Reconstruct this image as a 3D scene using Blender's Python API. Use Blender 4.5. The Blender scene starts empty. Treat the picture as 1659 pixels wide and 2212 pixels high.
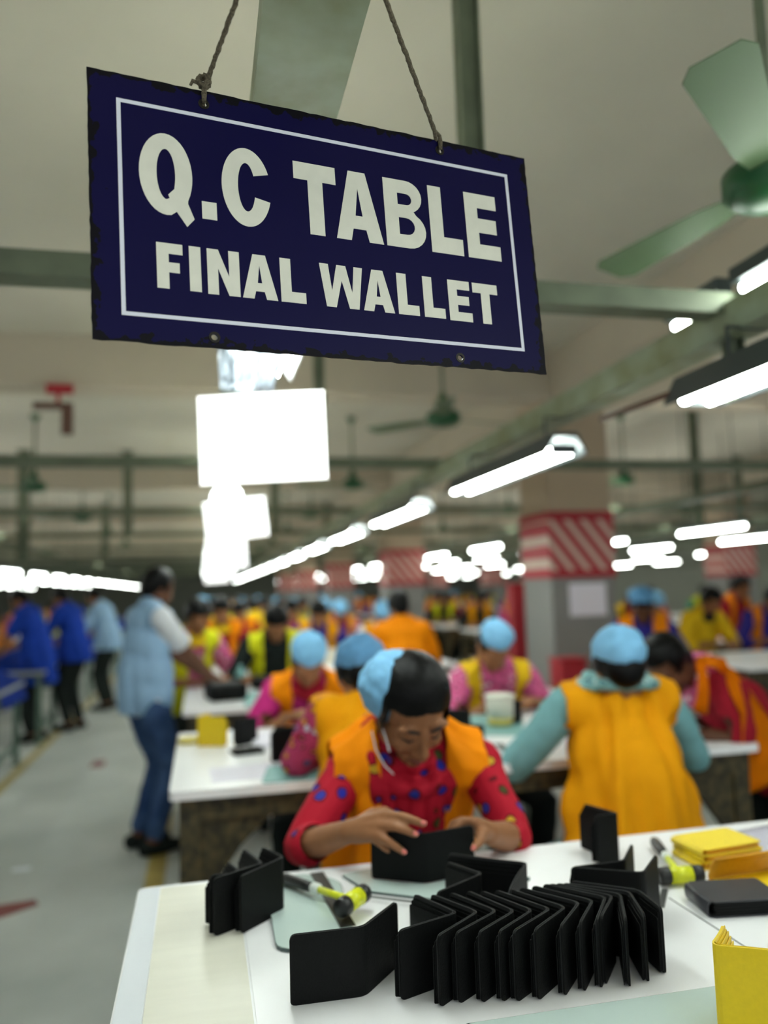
import bpy, bmesh, math, random
import numpy as np
from math import sin, cos, pi, radians, atan2, sqrt
from mathutils import Vector, Matrix, noise

# ------------------------------------------------------------------ camera, world, exposure
scn = bpy.context.scene
COL = scn.collection
FPX = 1726.0; YAW = radians(13.0); PIT = radians(5.5); ROLL = radians(1.7); CH = 1.5
FW = Vector((sin(YAW)*cos(PIT), cos(YAW)*cos(PIT), sin(PIT)))
_r0 = Vector((cos(YAW), -sin(YAW), 0)); _u0 = _r0.cross(FW)
RT = cos(ROLL)*_r0 - sin(ROLL)*_u0
UP = sin(ROLL)*_r0 + cos(ROLL)*_u0
cd = bpy.data.cameras.new('camera'); cam = bpy.data.objects.new('camera', cd); COL.objects.link(cam)
m = Matrix((RT, UP, -FW)).transposed().to_4x4(); m.translation = Vector((0, 0, CH)); cam.matrix_world = m
cd.sensor_fit = 'VERTICAL'; cd.sensor_height = 24.0; cd.lens = 24.0*FPX/2212.0
cd.clip_start = 0.02; cd.clip_end = 200
cd.dof.use_dof = True; cd.dof.focus_distance = 1.10; cd.dof.aperture_fstop = 1.10
scn.camera = cam
scn.view_settings.view_transform = 'Standard'; scn.view_settings.look = 'None'
scn.view_settings.gamma = 1.0; scn.view_settings.exposure = 0.56
scn.view_settings.use_curve_mapping = False
w = bpy.data.worlds.new('world'); scn.world = w; w.use_nodes = True
w.node_tree.nodes['Background'].inputs[0].default_value = (0.75, 0.8, 0.85, 1)
w.node_tree.nodes['Background'].inputs[1].default_value = 0.7
cy = scn.cycles
cy.max_bounces = 6; cy.diffuse_bounces = 4; cy.glossy_bounces = 3; cy.transmission_bounces = 4
cy.transparent_max_bounces = 6; cy.caustics_reflective = False; cy.caustics_refractive = False
cy.sample_clamp_indirect = 6.0
cy.use_adaptive_sampling = True; cy.adaptive_threshold = 0.02
UPT = 34.0           # and of the added tubes hidden in the channels
TUBE = 23.0           # brightness of the fluorescent tubes

# ------------------------------------------------------------------ reading places off the photograph
def ray(x, y): return FW + (x-829.5)/FPX*RT - (y-1106)/FPX*UP
def onz(x, y, z):
    d = ray(x, y); return Vector((0, 0, CH)) + d*((z-CH)/d.z)
def ony(x, y, Y):
    d = ray(x, y); return Vector((0, 0, CH)) + d*(Y/d.y)
def dep(x, y, D): return Vector((0, 0, CH)) + ray(x, y)*D

# ------------------------------------------------------------------ materials
def lin(c):
    return tuple((v/12.92 if v <= .04045 else ((v+.055)/1.055)**2.4) for v in c)
def rgb(r, g, b): return lin((r/255, g/255, b/255)) + (1,)
MATS = {}
def mat(name, col, rough=.6, metal=0., noise_amt=.0, nscale=20., bump=0., spec=.5, emit=0., ecol=None, sheen=0., coat=0., alpha=1., stretch=None, col2=None, trans=0.):
    if name in MATS: return MATS[name]
    M = bpy.data.materials.new(name); M.use_nodes = True; MATS[name] = M
    nt = M.node_tree; N = nt.nodes; L = nt.links; b = N['Principled BSDF']
    b.inputs['Base Color'].default_value = col; b.inputs['Roughness'].default_value = rough
    b.inputs['Metallic'].default_value = metal; b.inputs['Specular IOR Level'].default_value = spec
    b.inputs['Sheen Weight'].default_value = sheen; b.inputs['Coat Weight'].default_value = coat
    b.inputs['Transmission Weight'].default_value = trans
    if emit:
        b.inputs['Emission Color'].default_value = ecol or col; b.inputs['Emission Strength'].default_value = emit
    if noise_amt or bump:
        tc = N.new('ShaderNodeTexCoord'); nz = N.new('ShaderNodeTexNoise'); nz.inputs['Scale'].default_value = nscale
        nz.inputs['Detail'].default_value = 4
        if stretch:
            mp = N.new('ShaderNodeMapping'); mp.inputs['Scale'].default_value = stretch
            L.new(tc.outputs['Object'], mp.inputs[0]); L.new(mp.outputs[0], nz.inputs['Vector'])
        else: L.new(tc.outputs['Object'], nz.inputs['Vector'])
        if noise_amt:
            mx = N.new('ShaderNodeMix'); mx.data_type = 'RGBA'
            c2 = col2 or tuple(v*(1-noise_amt) for v in col[:3])+(1,)
            rp = N.new('ShaderNodeMapRange'); rp.inputs[1].default_value = .35; rp.inputs[2].default_value = .65
            L.new(nz.outputs['Fac'], rp.inputs[0]); L.new(rp.outputs[0], mx.inputs[0])
            mx.inputs[6].default_value = col; mx.inputs[7].default_value = c2
            L.new(mx.outputs[2], b.inputs['Base Color'])
        if bump:
            bp = N.new('ShaderNodeBump'); bp.inputs['Strength'].default_value = bump; bp.inputs['Distance'].default_value = .01
            L.new(nz.outputs['Fac'], bp.inputs['Height']); L.new(bp.outputs[0], b.inputs['Normal'])
    return M

def print_mat(name, base, spots, scale=14., size=.33):
    """cloth with scattered coloured motifs (voronoi cells, a random motif colour in each)"""
    if name in MATS: return MATS[name]
    M = bpy.data.materials.new(name); M.use_nodes = True; MATS[name] = M
    nt = M.node_tree; N = nt.nodes; L = nt.links; b = N['Principled BSDF']; b.inputs['Roughness'].default_value = .75
    b.inputs['Specular IOR Level'].default_value = .2
    tc = N.new('ShaderNodeTexCoord'); nz = N.new('ShaderNodeTexNoise'); nz.inputs['Scale'].default_value = 30
    add = N.new('ShaderNodeMixRGB'); add.blend_type = 'ADD'; add.inputs[0].default_value = .015
    L.new(tc.outputs['Object'], nz.inputs['Vector']); L.new(tc.outputs['Object'], add.inputs[1]); L.new(nz.outputs['Color'], add.inputs[2])
    v = N.new('ShaderNodeTexVoronoi'); v.inputs['Scale'].default_value = scale; v.inputs['Randomness'].default_value = .7
    L.new(add.outputs[0], v.inputs['Vector'])
    sep = N.new('ShaderNodeSeparateColor'); L.new(v.outputs['Color'], sep.inputs[0])
    cr = N.new('ShaderNodeValToRGB'); cr.color_ramp.interpolation = 'CONSTANT'
    els = cr.color_ramp.elements; els[0].color = spots[0]; els[0].position = 0
    els[1].color = spots[1 % len(spots)]; els[1].position = 1/len(spots)
    for i in range(2, len(spots)):
        e = els.new(i/len(spots)); e.color = spots[i]
    L.new(sep.outputs[0], cr.inputs[0])
    lt = N.new('ShaderNodeMath'); lt.operation = 'LESS_THAN'; lt.inputs[1].default_value = size
    L.new(v.outputs['Distance'], lt.inputs[0])
    lt2 = N.new('ShaderNodeMath'); lt2.operation = 'LESS_THAN'; lt2.inputs[1].default_value = size*1.35
    L.new(v.outputs['Distance'], lt2.inputs[0])
    m1 = N.new('ShaderNodeMixRGB'); m1.inputs[1].default_value = base; m1.inputs[2].default_value = tuple(c*.3 for c in base[:3])+(1,)
    gt = N.new('ShaderNodeMath'); gt.operation = 'GREATER_THAN'; gt.inputs[1].default_value = .12
    L.new(sep.outputs[1], gt.inputs[0])
    a1 = N.new('ShaderNodeMath'); a1.operation = 'MULTIPLY'; L.new(lt2.outputs[0], a1.inputs[0]); L.new(gt.outputs[0], a1.inputs[1])
    a2 = N.new('ShaderNodeMath'); a2.operation = 'MULTIPLY'; L.new(lt.outputs[0], a2.inputs[0]); L.new(gt.outputs[0], a2.inputs[1])
    L.new(a1.outputs[0], m1.inputs[0])
    m2 = N.new('ShaderNodeMixRGB'); L.new(a2.outputs[0], m2.inputs[0]); L.new(m1.outputs[0], m2.inputs[1]); L.new(cr.outputs[0], m2.inputs[2])
    L.new(m2.outputs[0], b.inputs['Base Color'])
    return M

m_ceil = mat('ceiling_paint', rgb(204, 200, 186), .9, noise_amt=.06, nscale=1.5, spec=.1)
m_beam = mat('beam_paint', rgb(198, 188, 170), .9, noise_amt=.05, nscale=2., spec=.1)
m_floor = None
m_chan = mat('channel_green', rgb(112, 122, 100), .55, noise_amt=.25, nscale=9., metal=.2)
m_chan2 = mat('channel_green_light', rgb(172, 186, 162), .5, noise_amt=.3, nscale=7., col2=rgb(146, 152, 116))
m_navy = None
m_white = mat('lettering_cream', rgb(242, 241, 226), .5, noise_amt=.05, nscale=40.)
m_line = mat('border_white', rgb(236, 238, 250), .5)
m_rope = mat('jute', rgb(122, 112, 92), .95, noise_amt=.5, nscale=400., bump=.6)
m_tube = mat('tube_glow', rgb(240, 255, 250), .5, emit=TUBE, ecol=(.93, 1., .93, 1))
m_fixt = mat('fixture_grey', rgb(70, 78, 80), .5, metal=.3)
m_refl = mat('fixture_white', rgb(225, 228, 230), .35)
m_black = mat('wallet_black', rgb(9, 11, 11), .6, noise_amt=.4, nscale=300., bump=.15, spec=.16)
m_black2 = mat('wallet_seam', rgb(36, 38, 38), .6, spec=.3)
m_blackgl = mat('wallet_smooth', rgb(52, 53, 58), .38, noise_amt=.2, nscale=30., spec=.5)
m_yel = mat('wallet_yellow', rgb(232, 200, 10), .5, noise_amt=.05, nscale=120., bump=.05)
m_yel2 = mat('wallet_yellow_pale', rgb(244, 216, 60), .5, noise_amt=.1, nscale=150.)
m_yel3 = mat('wallet_yellow_inner', rgb(214, 152, 8), .6, noise_amt=.1, nscale=150.)
m_top = mat('table_laminate', rgb(246, 247, 249), .32, noise_amt=.05, nscale=5., spec=.4)
m_cream = mat('table_cream', rgb(228, 226, 212), .4, noise_amt=.04, nscale=7., stretch=(1, 6, 1), spec=.4)
m_tableedge = mat('table_edge', rgb(200, 198, 180), .6)
m_bronze = mat('frame_bronze', rgb(86, 76, 48), .6, noise_amt=.6, nscale=30., col2=rgb(40, 38, 26), metal=.1)
m_glass = mat('glass_plate', rgb(196, 214, 210), .06, spec=.6)
m_glassedge = mat('glass_edge', rgb(50, 66, 66), .1, spec=.6)
m_steel = mat('steel', rgb(120, 122, 120), .3, metal=.8)
m_dsteel = mat('dark_steel', rgb(44, 42, 38), .35, metal=.5)
m_rubber = mat('rubber_black', rgb(13, 14, 14), .45)
m_hyel = mat('hammer_yellow', rgb(214, 220, 30), .35)
m_hwhite = mat('hammer_white', rgb(215, 222, 215), .4)
m_paper = mat('paper', rgb(235, 233, 245), .8)
m_green = mat('fan_green', rgb(20, 84, 44), .4)
m_blade = mat('fan_blade', rgb(88, 112, 80), .5)
m_skin = mat('skin', rgb(146, 98, 64), .52, noise_amt=.12, nscale=25., spec=.35)
m_skin2 = mat('skin_dark', rgb(98, 60, 38), .55, noise_amt=.12, nscale=25., spec=.35)
m_hair = mat('hair_black', rgb(9, 9, 9), .38, noise_amt=.5, nscale=60., stretch=(6, 1, 1), bump=.25, spec=.14)
m_nail = mat('nail_pink', rgb(226, 128, 118), .35)
m_lip = mat('lip', rgb(122, 62, 50), .5)
m_lash = mat('lash', rgb(22, 14, 8), .7)
m_cap = mat('cap_blue', rgb(122, 182, 222), .8, noise_amt=.12, nscale=40., bump=.3)
m_cap2 = mat('cap_blue_deep', rgb(92, 150, 196), .8, noise_amt=.12, nscale=40., bump=.3)
m_orange = mat('vest_orange', rgb(246, 142, 0), .8, noise_amt=.12, nscale=9., bump=.12, spec=.15)
m_gold = mat('vest_gold', rgb(232, 156, 4), .8, noise_amt=.1, nscale=9., bump=.12, spec=.15)
m_lime = mat('vest_lime', rgb(212, 212, 30), .8, spec=.15)
m_vyel = mat('vest_yellow', rgb(228, 186, 30), .8, spec=.15)
m_redprint = print_mat('red_floral', rgb(170, 16, 40), [rgb(40, 55, 150), rgb(190, 150, 40), rgb(50, 60, 160), rgb(60, 70, 30), rgb(30, 40, 150)], 21., .26)
m_floral = print_mat('pink_floral', rgb(176, 60, 100), [rgb(215, 150, 40), rgb(200, 200, 220), rgb(90, 90, 140), rgb(190, 20, 40)], 34., .36)
m_pinkprint = print_mat('pink_pattern', rgb(206, 92, 140), [rgb(235, 200, 215), rgb(220, 120, 160)], 26., .35)
m_teal = mat('cloth_teal', rgb(126, 180, 186), .85, noise_amt=.12, nscale=30., bump=.1, spec=.15)
m_tealp = print_mat('teal_pattern', rgb(132, 184, 186), [rgb(170, 205, 205), rgb(100, 160, 170)], 40., .4)
m_red = mat('cloth_red', rgb(150, 26, 42), .85, spec=.15)
m_magenta = mat('cloth_magenta', rgb(186, 44, 118), .85, spec=.15)
m_blue = mat('cloth_blue', rgb(26, 60, 160), .85, noise_amt=.2, nscale=8, spec=.15)
m_ltblue = mat('cloth_light_blue', rgb(148, 182, 214), .85, noise_amt=.05, nscale=12., spec=.15)
m_whitecl = mat('cloth_white', rgb(222, 226, 232), .85, spec=.15)
m_denim = mat('denim', rgb(38, 60, 100), .85, noise_amt=.4, nscale=6., col2=rgb(70, 96, 136), spec=.15)
m_dark = mat('cloth_dark', rgb(28, 34, 32), .85, spec=.15)
m_purple = mat('cloth_indigo', rgb(50, 44, 130), .85, spec=.15)
m_greencl = mat('cloth_green', rgb(70, 130, 100), .85, spec=.15)
m_stool = mat('stool_green', rgb(138, 156, 136), .5)
m_stoolb = mat('stool_blue', rgb(20, 60, 140), .5)
m_frameg = mat('machine_frame_green', rgb(84, 108, 96), .5, noise_amt=.3, nscale=6.)
m_machine = mat('machine_grey', rgb(150, 156, 152), .4)
m_redpaint = mat('red_paint', rgb(170, 34, 46), .6)
m_colgrey = mat('column_grey', rgb(136, 136, 134), .7, noise_amt=.06, nscale=3.)
m_colcream = mat('column_cream', rgb(190, 172, 150), .85, noise_amt=.05, nscale=3., spec=.1)
m_yline = mat('floor_yellow', rgb(176, 156, 84), .5, noise_amt=.3, nscale=12.)
m_rline = mat('floor_red', rgb(130, 62, 58), .6, noise_amt=.3, nscale=20.)
m_brown = mat('pipe_brown', rgb(96, 66, 52), .6)
m_tub = mat('tub_plastic', rgb(228, 226, 212), .4, noise_amt=.0)
m_tuby = mat('tub_yellow', rgb(214, 200, 110), .4)
m_mat = mat('mat_teal', rgb(120, 168, 166), .5)
m_wall = mat('wall_paint', rgb(150, 152, 142), .9, noise_amt=.05, nscale=1.)
m_foil = mat('plastic_wrap', rgb(225, 232, 240), .12, metal=.55, bump=.9, nscale=14.)

def floor_mat():
    M = bpy.data.materials.new('floor_concrete'); M.use_nodes = True
    nt = M.node_tree; N = nt.nodes; L = nt.links; b = N['Principled BSDF']
    tc = N.new('ShaderNodeTexCoord'); n1 = N.new('ShaderNodeTexNoise'); n1.inputs['Scale'].default_value = 1.3; n1.inputs['Detail'].default_value = 6
    cr = N.new('ShaderNodeValToRGB'); cr.color_ramp.elements[0].position = .35; cr.color_ramp.elements[1].position = .7
    cr.color_ramp.elements[0].color = rgb(170, 176, 172); cr.color_ramp.elements[1].color = rgb(196, 200, 196)
    L.new(tc.outputs['Object'], n1.inputs['Vector']); L.new(n1.outputs['Fac'], cr.inputs[0]); L.new(cr.outputs[0], b.inputs['Base Color'])
    b.inputs['Roughness'].default_value = .45; b.inputs['Specular IOR Level'].default_value = .155
    return M
m_floor = floor_mat()

def navy_mat(W, Hh):
    """deep blue enamel, scuffed dark along the edges (object space, sign's own size)"""
    M = bpy.data.materials.new('sign_navy'); M.use_nodes = True
    nt = M.node_tree; N = nt.nodes; L = nt.links; b = N['Principled BSDF']
    tc = N.new('ShaderNodeTexCoord'); sp = N.new('ShaderNodeSeparateXYZ'); L.new(tc.outputs['Object'], sp.inputs[0])
    def mth(op, a, c):
        n = N.new('ShaderNodeMath'); n.operation = op
        for i, v in enumerate((a, c)):
            if v is None: continue
            if isinstance(v, (int, float)): n.inputs[i].default_value = v
            else: L.new(v, n.inputs[i])
        return n.outputs[0]
    ex = mth('SUBTRACT', W/2, mth('ABSOLUTE', mth('SUBTRACT', sp.outputs[0], W/2), None))
    ez = mth('SUBTRACT', Hh/2, mth('ABSOLUTE', mth('ADD', sp.outputs[2], Hh/2), None))
    e = mth('MINIMUM', ex, ez)
    nz = N.new('ShaderNodeTexNoise'); nz.inputs['Scale'].default_value = 60; nz.inputs['Detail'].default_value = 6
    L.new(tc.outputs['Object'], nz.inputs['Vector'])
    thr = mth('MULTIPLY', mth('POWER', nz.outputs['Fac'], 4.0), .085)
    wear = mth('LESS_THAN', e, thr)
    mx = N.new('ShaderNodeMixRGB'); L.new(wear, mx.inputs[0])
    mx.inputs[1].default_value = rgb(13, 9, 62); mx.inputs[2].default_value = rgb(12, 10, 18)
    L.new(mx.outputs[0], b.inputs['Base Color'])
    b.inputs['Roughness'].default_value = .45; b.inputs['Specular IOR Level'].default_value = .15
    return M

def hazard_mat():
    M = bpy.data.materials.new('hazard_stripes'); M.use_nodes = True
    nt = M.node_tree; N = nt.nodes; L = nt.links; b = N['Principled BSDF']
    tc = N.new('ShaderNodeTexCoord'); mp = N.new('ShaderNodeMapping'); mp.inputs['Rotation'].default_value = (0, radians(38), 0)
    wv = N.new('ShaderNodeTexWave'); wv.bands_direction = 'X'; wv.inputs['Scale'].default_value = 2.6; wv.inputs['Distortion'].default_value = 0
    gt = N.new('ShaderNodeMath'); gt.operation = 'GREATER_THAN'; gt.inputs[1].default_value = .62
    L.new(tc.outputs['Object'], mp.inputs[0]); L.new(mp.outputs[0], wv.inputs[0]); L.new(wv.outputs['Fac'], gt.inputs[0])
    mx = N.new('ShaderNodeMixRGB'); L.new(gt.outputs[0], mx.inputs[0])
    mx.inputs[1].default_value = rgb(176, 36, 50); mx.inputs[2].default_value = rgb(214, 190, 176)
    L.new(mx.outputs[0], b.inputs['Base Color']); b.inputs['Roughness'].default_value = .5
    return M
m_hazard = hazard_mat()

# ------------------------------------------------------------------ object helpers
def link(o): COL.objects.link(o); return o
def props(o, label=None, cat=None, group=None, kind=None):
    if label: o['label'] = label
    if cat: o['category'] = cat
    if group: o['group'] = group
    if kind: o['kind'] = kind
    return o
def thing(name, label, cat, loc=(0, 0, 0), rz=0, group=None):
    o = bpy.data.objects.new(name, None); link(o); o.location = loc; o.rotation_euler = (0, 0, rz)
    o.empty_display_size = .1
    return props(o, label, cat, group)
def bm_obj(name, bm, m, parent=None, smooth=True, recalc=True):
    if recalc: bmesh.ops.recalc_face_normals(bm, faces=bm.faces)
    me = bpy.data.meshes.new(name); bm.to_mesh(me); bm.free()
    if smooth:
        me.polygons.foreach_set('use_smooth', [True]*len(me.polygons))
    me.materials.append(m)
    o = bpy.data.objects.new(name, me); link(o)
    if parent: o.parent = parent
    return o
def copy_tree(o, parent=None, label=None):
    c = o.copy(); COL.objects.link(c); c.parent = parent
    if label: c['label'] = label
    for ch in list(o.children): copy_tree(ch, c)
    return c

def box(bm, x0, y0, z0, x1, y1, z1, M=None, bev=0):
    vs = [bm.verts.new(p) for p in ((x0,y0,z0),(x1,y0,z0),(x1,y1,z0),(x0,y1,z0),(x0,y0,z1),(x1,y0,z1),(x1,y1,z1),(x0,y1,z1))]
    fs = [bm.faces.new([vs[i] for i in f]) for f in ((3,2,1,0),(4,5,6,7),(0,1,5,4),(1,2,6,5),(2,3,7,6),(3,0,4,7))]
    if bev:
        es = list({e for f in fs for e in f.edges})
        r = bmesh.ops.bevel(bm, geom=es, offset=bev, segments=2, affect='EDGES', profile=.5)
        vs = list({v for v in r['verts']} | {v for v in vs if v.is_valid})
    if M is not None:
        for v in vs: v.co = M @ v.co
    return vs
def tube(bm, pts, rad, n=10, cap=True):
    """round tube through pts with per-point radius, hemispherical ends when cap == 'round'"""
    pts = [Vector(p) for p in pts]
    if not hasattr(rad, '__len__'): rad = [rad]*len(pts)
    rad = list(rad)
    if cap == 'round':
        d0 = (pts[0]-pts[1]).normalized(); d1 = (pts[-1]-pts[-2]).normalized()
        P, R = [], []
        for a in (80, 55, 28): P.append(pts[0]+d0*rad[0]*sin(radians(a))); R.append(rad[0]*cos(radians(a)))
        P += pts; R += rad
        for a in (28, 55, 80): P.append(pts[-1]+d1*rad[-1]*sin(radians(a))); R.append(rad[-1]*cos(radians(a)))
        pts, rad = P, R
    rings = []; prev = None
    for i, p in enumerate(pts):
        if i == 0: t = pts[1]-pts[0]
        elif i == len(pts)-1: t = pts[-1]-pts[-2]
        else: t = (pts[i+1]-pts[i]).normalized()+(pts[i]-pts[i-1]).normalized()
        t.normalize()
        if prev is None:
            a = Vector((0, 0, 1)) if abs(t.z) < .9 else Vector((1, 0, 0)); u = t.cross(a).normalized()
        else:
            u = (prev - t*prev.dot(t))
            u = u.normalized() if u.length > 1e-6 else t.orthogonal().normalized()
        prev = u; v = t.cross(u)
        rings.append([bm.verts.new(p+(u*cos(2*pi*k/n)+v*sin(2*pi*k/n))*rad[i]) for k in range(n)])
    for a, b in zip(rings, rings[1:]):
        for k in range(n): bm.faces.new((a[k], a[(k+1) % n], b[(k+1) % n], b[k]))
    if cap:
        bm.faces.new(rings[0][::-1]); bm.faces.new(rings[-1])
def ell(bm, c, r, M=None, u=14, v=9):
    """ellipsoid of radii r; M a 3x3 whose columns are its axes"""
    c = Vector(c)
    if not hasattr(r, '__len__'): r = (r, r, r)
    mt = Matrix.Diagonal((r[0], r[1], r[2], 1))
    if M is not None: mt = M.to_4x4() @ mt
    mt = Matrix.Translation(c) @ mt
    bmesh.ops.create_uvsphere(bm, u_segments=u, v_segments=v, radius=1.0, matrix=mt)
def slab(bm, outline, z0, z1, M=None):
    """prism from a plan outline"""
    a = [bm.verts.new((p[0], p[1], z0)) for p in outline]; b = [bm.verts.new((p[0], p[1], z1)) for p in outline]
    n = len(outline); bm.faces.new(a[::-1]); bm.faces.new(b)
    for k in range(n): bm.faces.new((a[k], a[(k+1) % n], b[(k+1) % n], b[k]))
    if M is not None:
        for v in a+b: v.co = M @ v.co
def round_rect(x0, y0, x1, y1, r, n=5):
    P = []
    for cx, cy_, a0 in ((x1-r, y1-r, 0), (x0+r, y1-r, 90), (x0+r, y0+r, 180), (x1-r, y0+r, 270)):
        for k in range(n+1):
            a = radians(a0+90*k/n); P.append((cx+r*cos(a), cy_+r*sin(a)))
    return P
def remeshed(name, bm, m, parent, voxel, smooth_it=4, disp=None, cut=None, solid=0, loc=None):
    """fuse the closed pieces in bm into one continuous surface; disp(v)->Vector moves it, cut(p)->True removes faces"""
    me = bpy.data.meshes.new('tmp'); bmesh.ops.recalc_face_normals(bm, faces=bm.faces); bm.to_mesh(me); bm.free()
    o = bpy.data.objects.new('tmp', me); link(o)
    r = o.modifiers.new('r', 'REMESH'); r.mode = 'VOXEL'; r.voxel_size = voxel; r.adaptivity = 0
    if smooth_it:
        s = o.modifiers.new('s', 'SMOOTH'); s.iterations = smooth_it; s.factor = .5
    dg = bpy.context.evaluated_depsgraph_get(); dg.update()
    me2 = bpy.data.meshes.new_from_object(o.evaluated_get(dg))
    bpy.data.objects.remove(o); bpy.data.meshes.remove(me)
    if disp or cut or solid:
        b = bmesh.new(); b.from_mesh(me2)
        if disp:
            b.normal_update()
            mv = [(v, disp(v.co, v.normal)) for v in b.verts]
            for v, d in mv: v.co += d
        if cut:
            b.faces.ensure_lookup_table()
            kill = [f for f in b.faces if cut(f.calc_center_median())]
            bmesh.ops.delete(b, geom=kill, context='FACES')
            # soften the ragged cut edge
            bmesh.ops.smooth_vert(b, verts=[v for v in b.verts if v.is_boundary], factor=.5, use_axis_x=True, use_axis_y=True, use_axis_z=True)
            bmesh.ops.smooth_vert(b, verts=[v for v in b.verts if v.is_boundary], factor=.5, use_axis_x=True, use_axis_y=True, use_axis_z=True)
        if solid:
            b.normal_update(); bmesh.ops.solidify(b, geom=list(b.faces), thickness=solid)
        b.to_mesh(me2); b.free()
    me2.name = name
    me2.polygons.foreach_set('use_smooth', [True]*len(me2.polygons))
    me2.materials.clear(); me2.materials.append(m)
    c = bpy.data.objects.new(name, me2); link(c)
    if parent: c.parent = parent
    return c
def struct(name, bm, m, smooth=False, label=None):
    o = bm_obj(name, bm, m, None, smooth); o['kind'] = 'structure'
    if label: o['label'] = label
    return o
ORD = ['first','second','third','fourth','fifth','sixth','seventh','eighth','ninth','tenth','eleventh','twelfth','thirteenth','fourteenth','fifteenth','sixteenth','seventeenth','eighteenth','nineteenth','twentieth']

# ================================================================== THE HALL
CEIL = 3.5; X0, X1, Y0, Y1 = -11.0, 16.0, -2.5, 46.0
bm = bmesh.new(); box(bm, X0, Y0, -.1, X1, Y1, 0); struct('floor', bm, m_floor)
bm = bmesh.new(); box(bm, X0, Y0, CEIL, X1, Y1, CEIL+.15); struct('ceiling', bm, m_ceil)
bm = bmesh.new(); box(bm, X0, Y1, 0, X1, Y1+.2, CEIL); struct('wall_back', bm, m_wall)
bm = bmesh.new(); box(bm, X0-.2, Y0, 0, X0, Y1, CEIL); struct('wall_left', bm, m_wall)
bm = bmesh.new(); box(bm, X1, Y0, 0, X1+.2, Y1, CEIL); struct('wall_right', bm, m_wall)
bm = bmesh.new(); box(bm, X0, Y0-.2, 0, X1, Y0, .9); box(bm, X0, Y0-.2, 3.3, X1, Y0, CEIL)
for x in np.arange(X0, X1, 3.0): box(bm, x, Y0-.2, .9, x+.3, Y0, 3.3)
struct('wall_front', bm, m_wall)   # unseen wall behind the camera, openings added to let fill light in
BAYS = [6.3+6.1*k for k in range(6)]
for k, y in enumerate(BAYS):
    bm = bmesh.new(); box(bm, X0, y, 3.1, X1, y+.32, CEIL+.01, bev=.01); struct('ceiling_beam', bm, m_beam)
for x in (2.98, 9.1):
    bm = bmesh.new(); box(bm, x, Y0, 3.12, x+.42, Y1, CEIL+.01, bev=.01); struct('ceiling_beam', bm, m_beam)
# floor markings (flat paint, a hair above the concrete)
def mark(name, poly, m, z=.002):
    bm = bmesh.new(); slab(bm, poly, .0, z); return struct(name, bm, m)
mark('floor_line', [(-1.62, 1.0), (-1.54, 1.0), (-1.54, 40), (-1.62, 40)], m_yline)
mark('floor_line', [(-.30, 1.0), (-.20, 1.0), (-.20, 40), (-.30, 40)], m_yline)
a = onz(20, 1965, 0)
mark('floor_arrow', [(a.x-.14, a.y-.08), (a.x-.02, a.y-.10), (a.x+.13, a.y+.02), (a.x+.10, a.y+.10), (a.x-.10, a.y+.07)], m_rline)
a = onz(212, 1650, 0)
mark('floor_arrow', [(a.x-.06, a.y-.14), (a.x+.06, a.y-.14), (a.x+.05, a.y+.14), (a.x-.05, a.y+.14)], m_rline)
a = onz(46, 1878, 0)
mark('floor_spot', round_rect(a.x-.05, a.y-.03, a.x+.05, a.y+.03, .02), m_whitecl)

# columns with a red and white band
cnames = ['nearest', 'second', 'third', 'fourth', 'fifth', 'sixth']
for ci, (cx, line) in enumerate(((2.91, 'middle'), (9.05, 'right'))):
    for k, y in enumerate(BAYS[:5]):
        wd = .60
        t = bpy.data.objects.new('column', None); link(t); t.location = (cx, y+.05, 0); t['kind'] = 'structure'
        t['label'] = f'{cnames[k]} concrete column of the {line} line with red and white striped band'
        yb = wd
        bm = bmesh.new(); box(bm, 0, 0, 0, wd, yb, 1.57, bev=.012); bm_obj('lower_shaft', bm, m_colgrey, t, False)
        bm = bmesh.new(); box(bm, .005, .005, 2.1, wd-.005, yb-.005, 3.12); bm_obj('upper_shaft', bm, m_colcream, t, False)
        bm = bmesh.new(); box(bm, -.008, -.008, 1.57, wd+.008, yb+.008, 2.1); bm_obj('striped_band', bm, m_hazard, t, False)
        bm = bmesh.new(); box(bm, -.012, -.012, 2.05, wd+.012, yb+.012, 2.12); box(bm, -.012, -.012, 1.55, wd+.012, yb+.012, 1.61)
        bm_obj('band_edge', bm, m_redpaint, t, False)
        if k == 0 and ci == 0:
            bm = bmesh.new(); box(bm, .16, -.012, 1.22, .50, 0, 1.50); bm_obj('notice', bm, m_paper, t, False)

# ------------------------------------------------------------------ steel channels and posts
def channel(label, a, b, wx, hz, m=m_chan, group='green steel channels under the ceiling', up=False):
    """open C section hung mouth down between a and b (along x or y)"""
    t = thing('steel_channel', label, 'channel', (a[0], a[1], a[2]), 0, group)
    L = Vector(b)-Vector(a); th = .006; bm = bmesh.new()
    if abs(L.y) > abs(L.x):
        if not up: box(bm, -wx/2+th, 0, hz-th, wx/2-th, L.y, hz)
        box(bm, -wx/2, 0, 0, -wx/2+th, L.y, hz); box(bm, wx/2-th, 0, 0, wx/2, L.y, hz)
        box(bm, -wx/2+th, 0, .0, wx/2-th, L.y, th)
    elif abs(L.x) > 0:
        box(bm, 0, -wx/2, hz-th, L.x, wx/2, hz); box(bm, 0, -wx/2, 0, L.x, -wx/2+th, hz-th); box(bm, 0, wx/2-th, 0, L.x, wx/2, hz-th)
        box(bm, 0, -wx/2+th, .0, L.x, wx/2-th, th)
    bm_obj('profile', bm, m, t, False)
    return t
channel('wide green steel channel overhead that the blue sign hangs below', (.150, -.6, 2.25), (.150, 40, 2.25), .134, .05, m_chan2, up=True)
channel('long green steel channel above the right row of fluorescent lights', (1.62, -.6, 2.24), (1.62, 40, 2.24), .11, .10, m_chan2)
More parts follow.
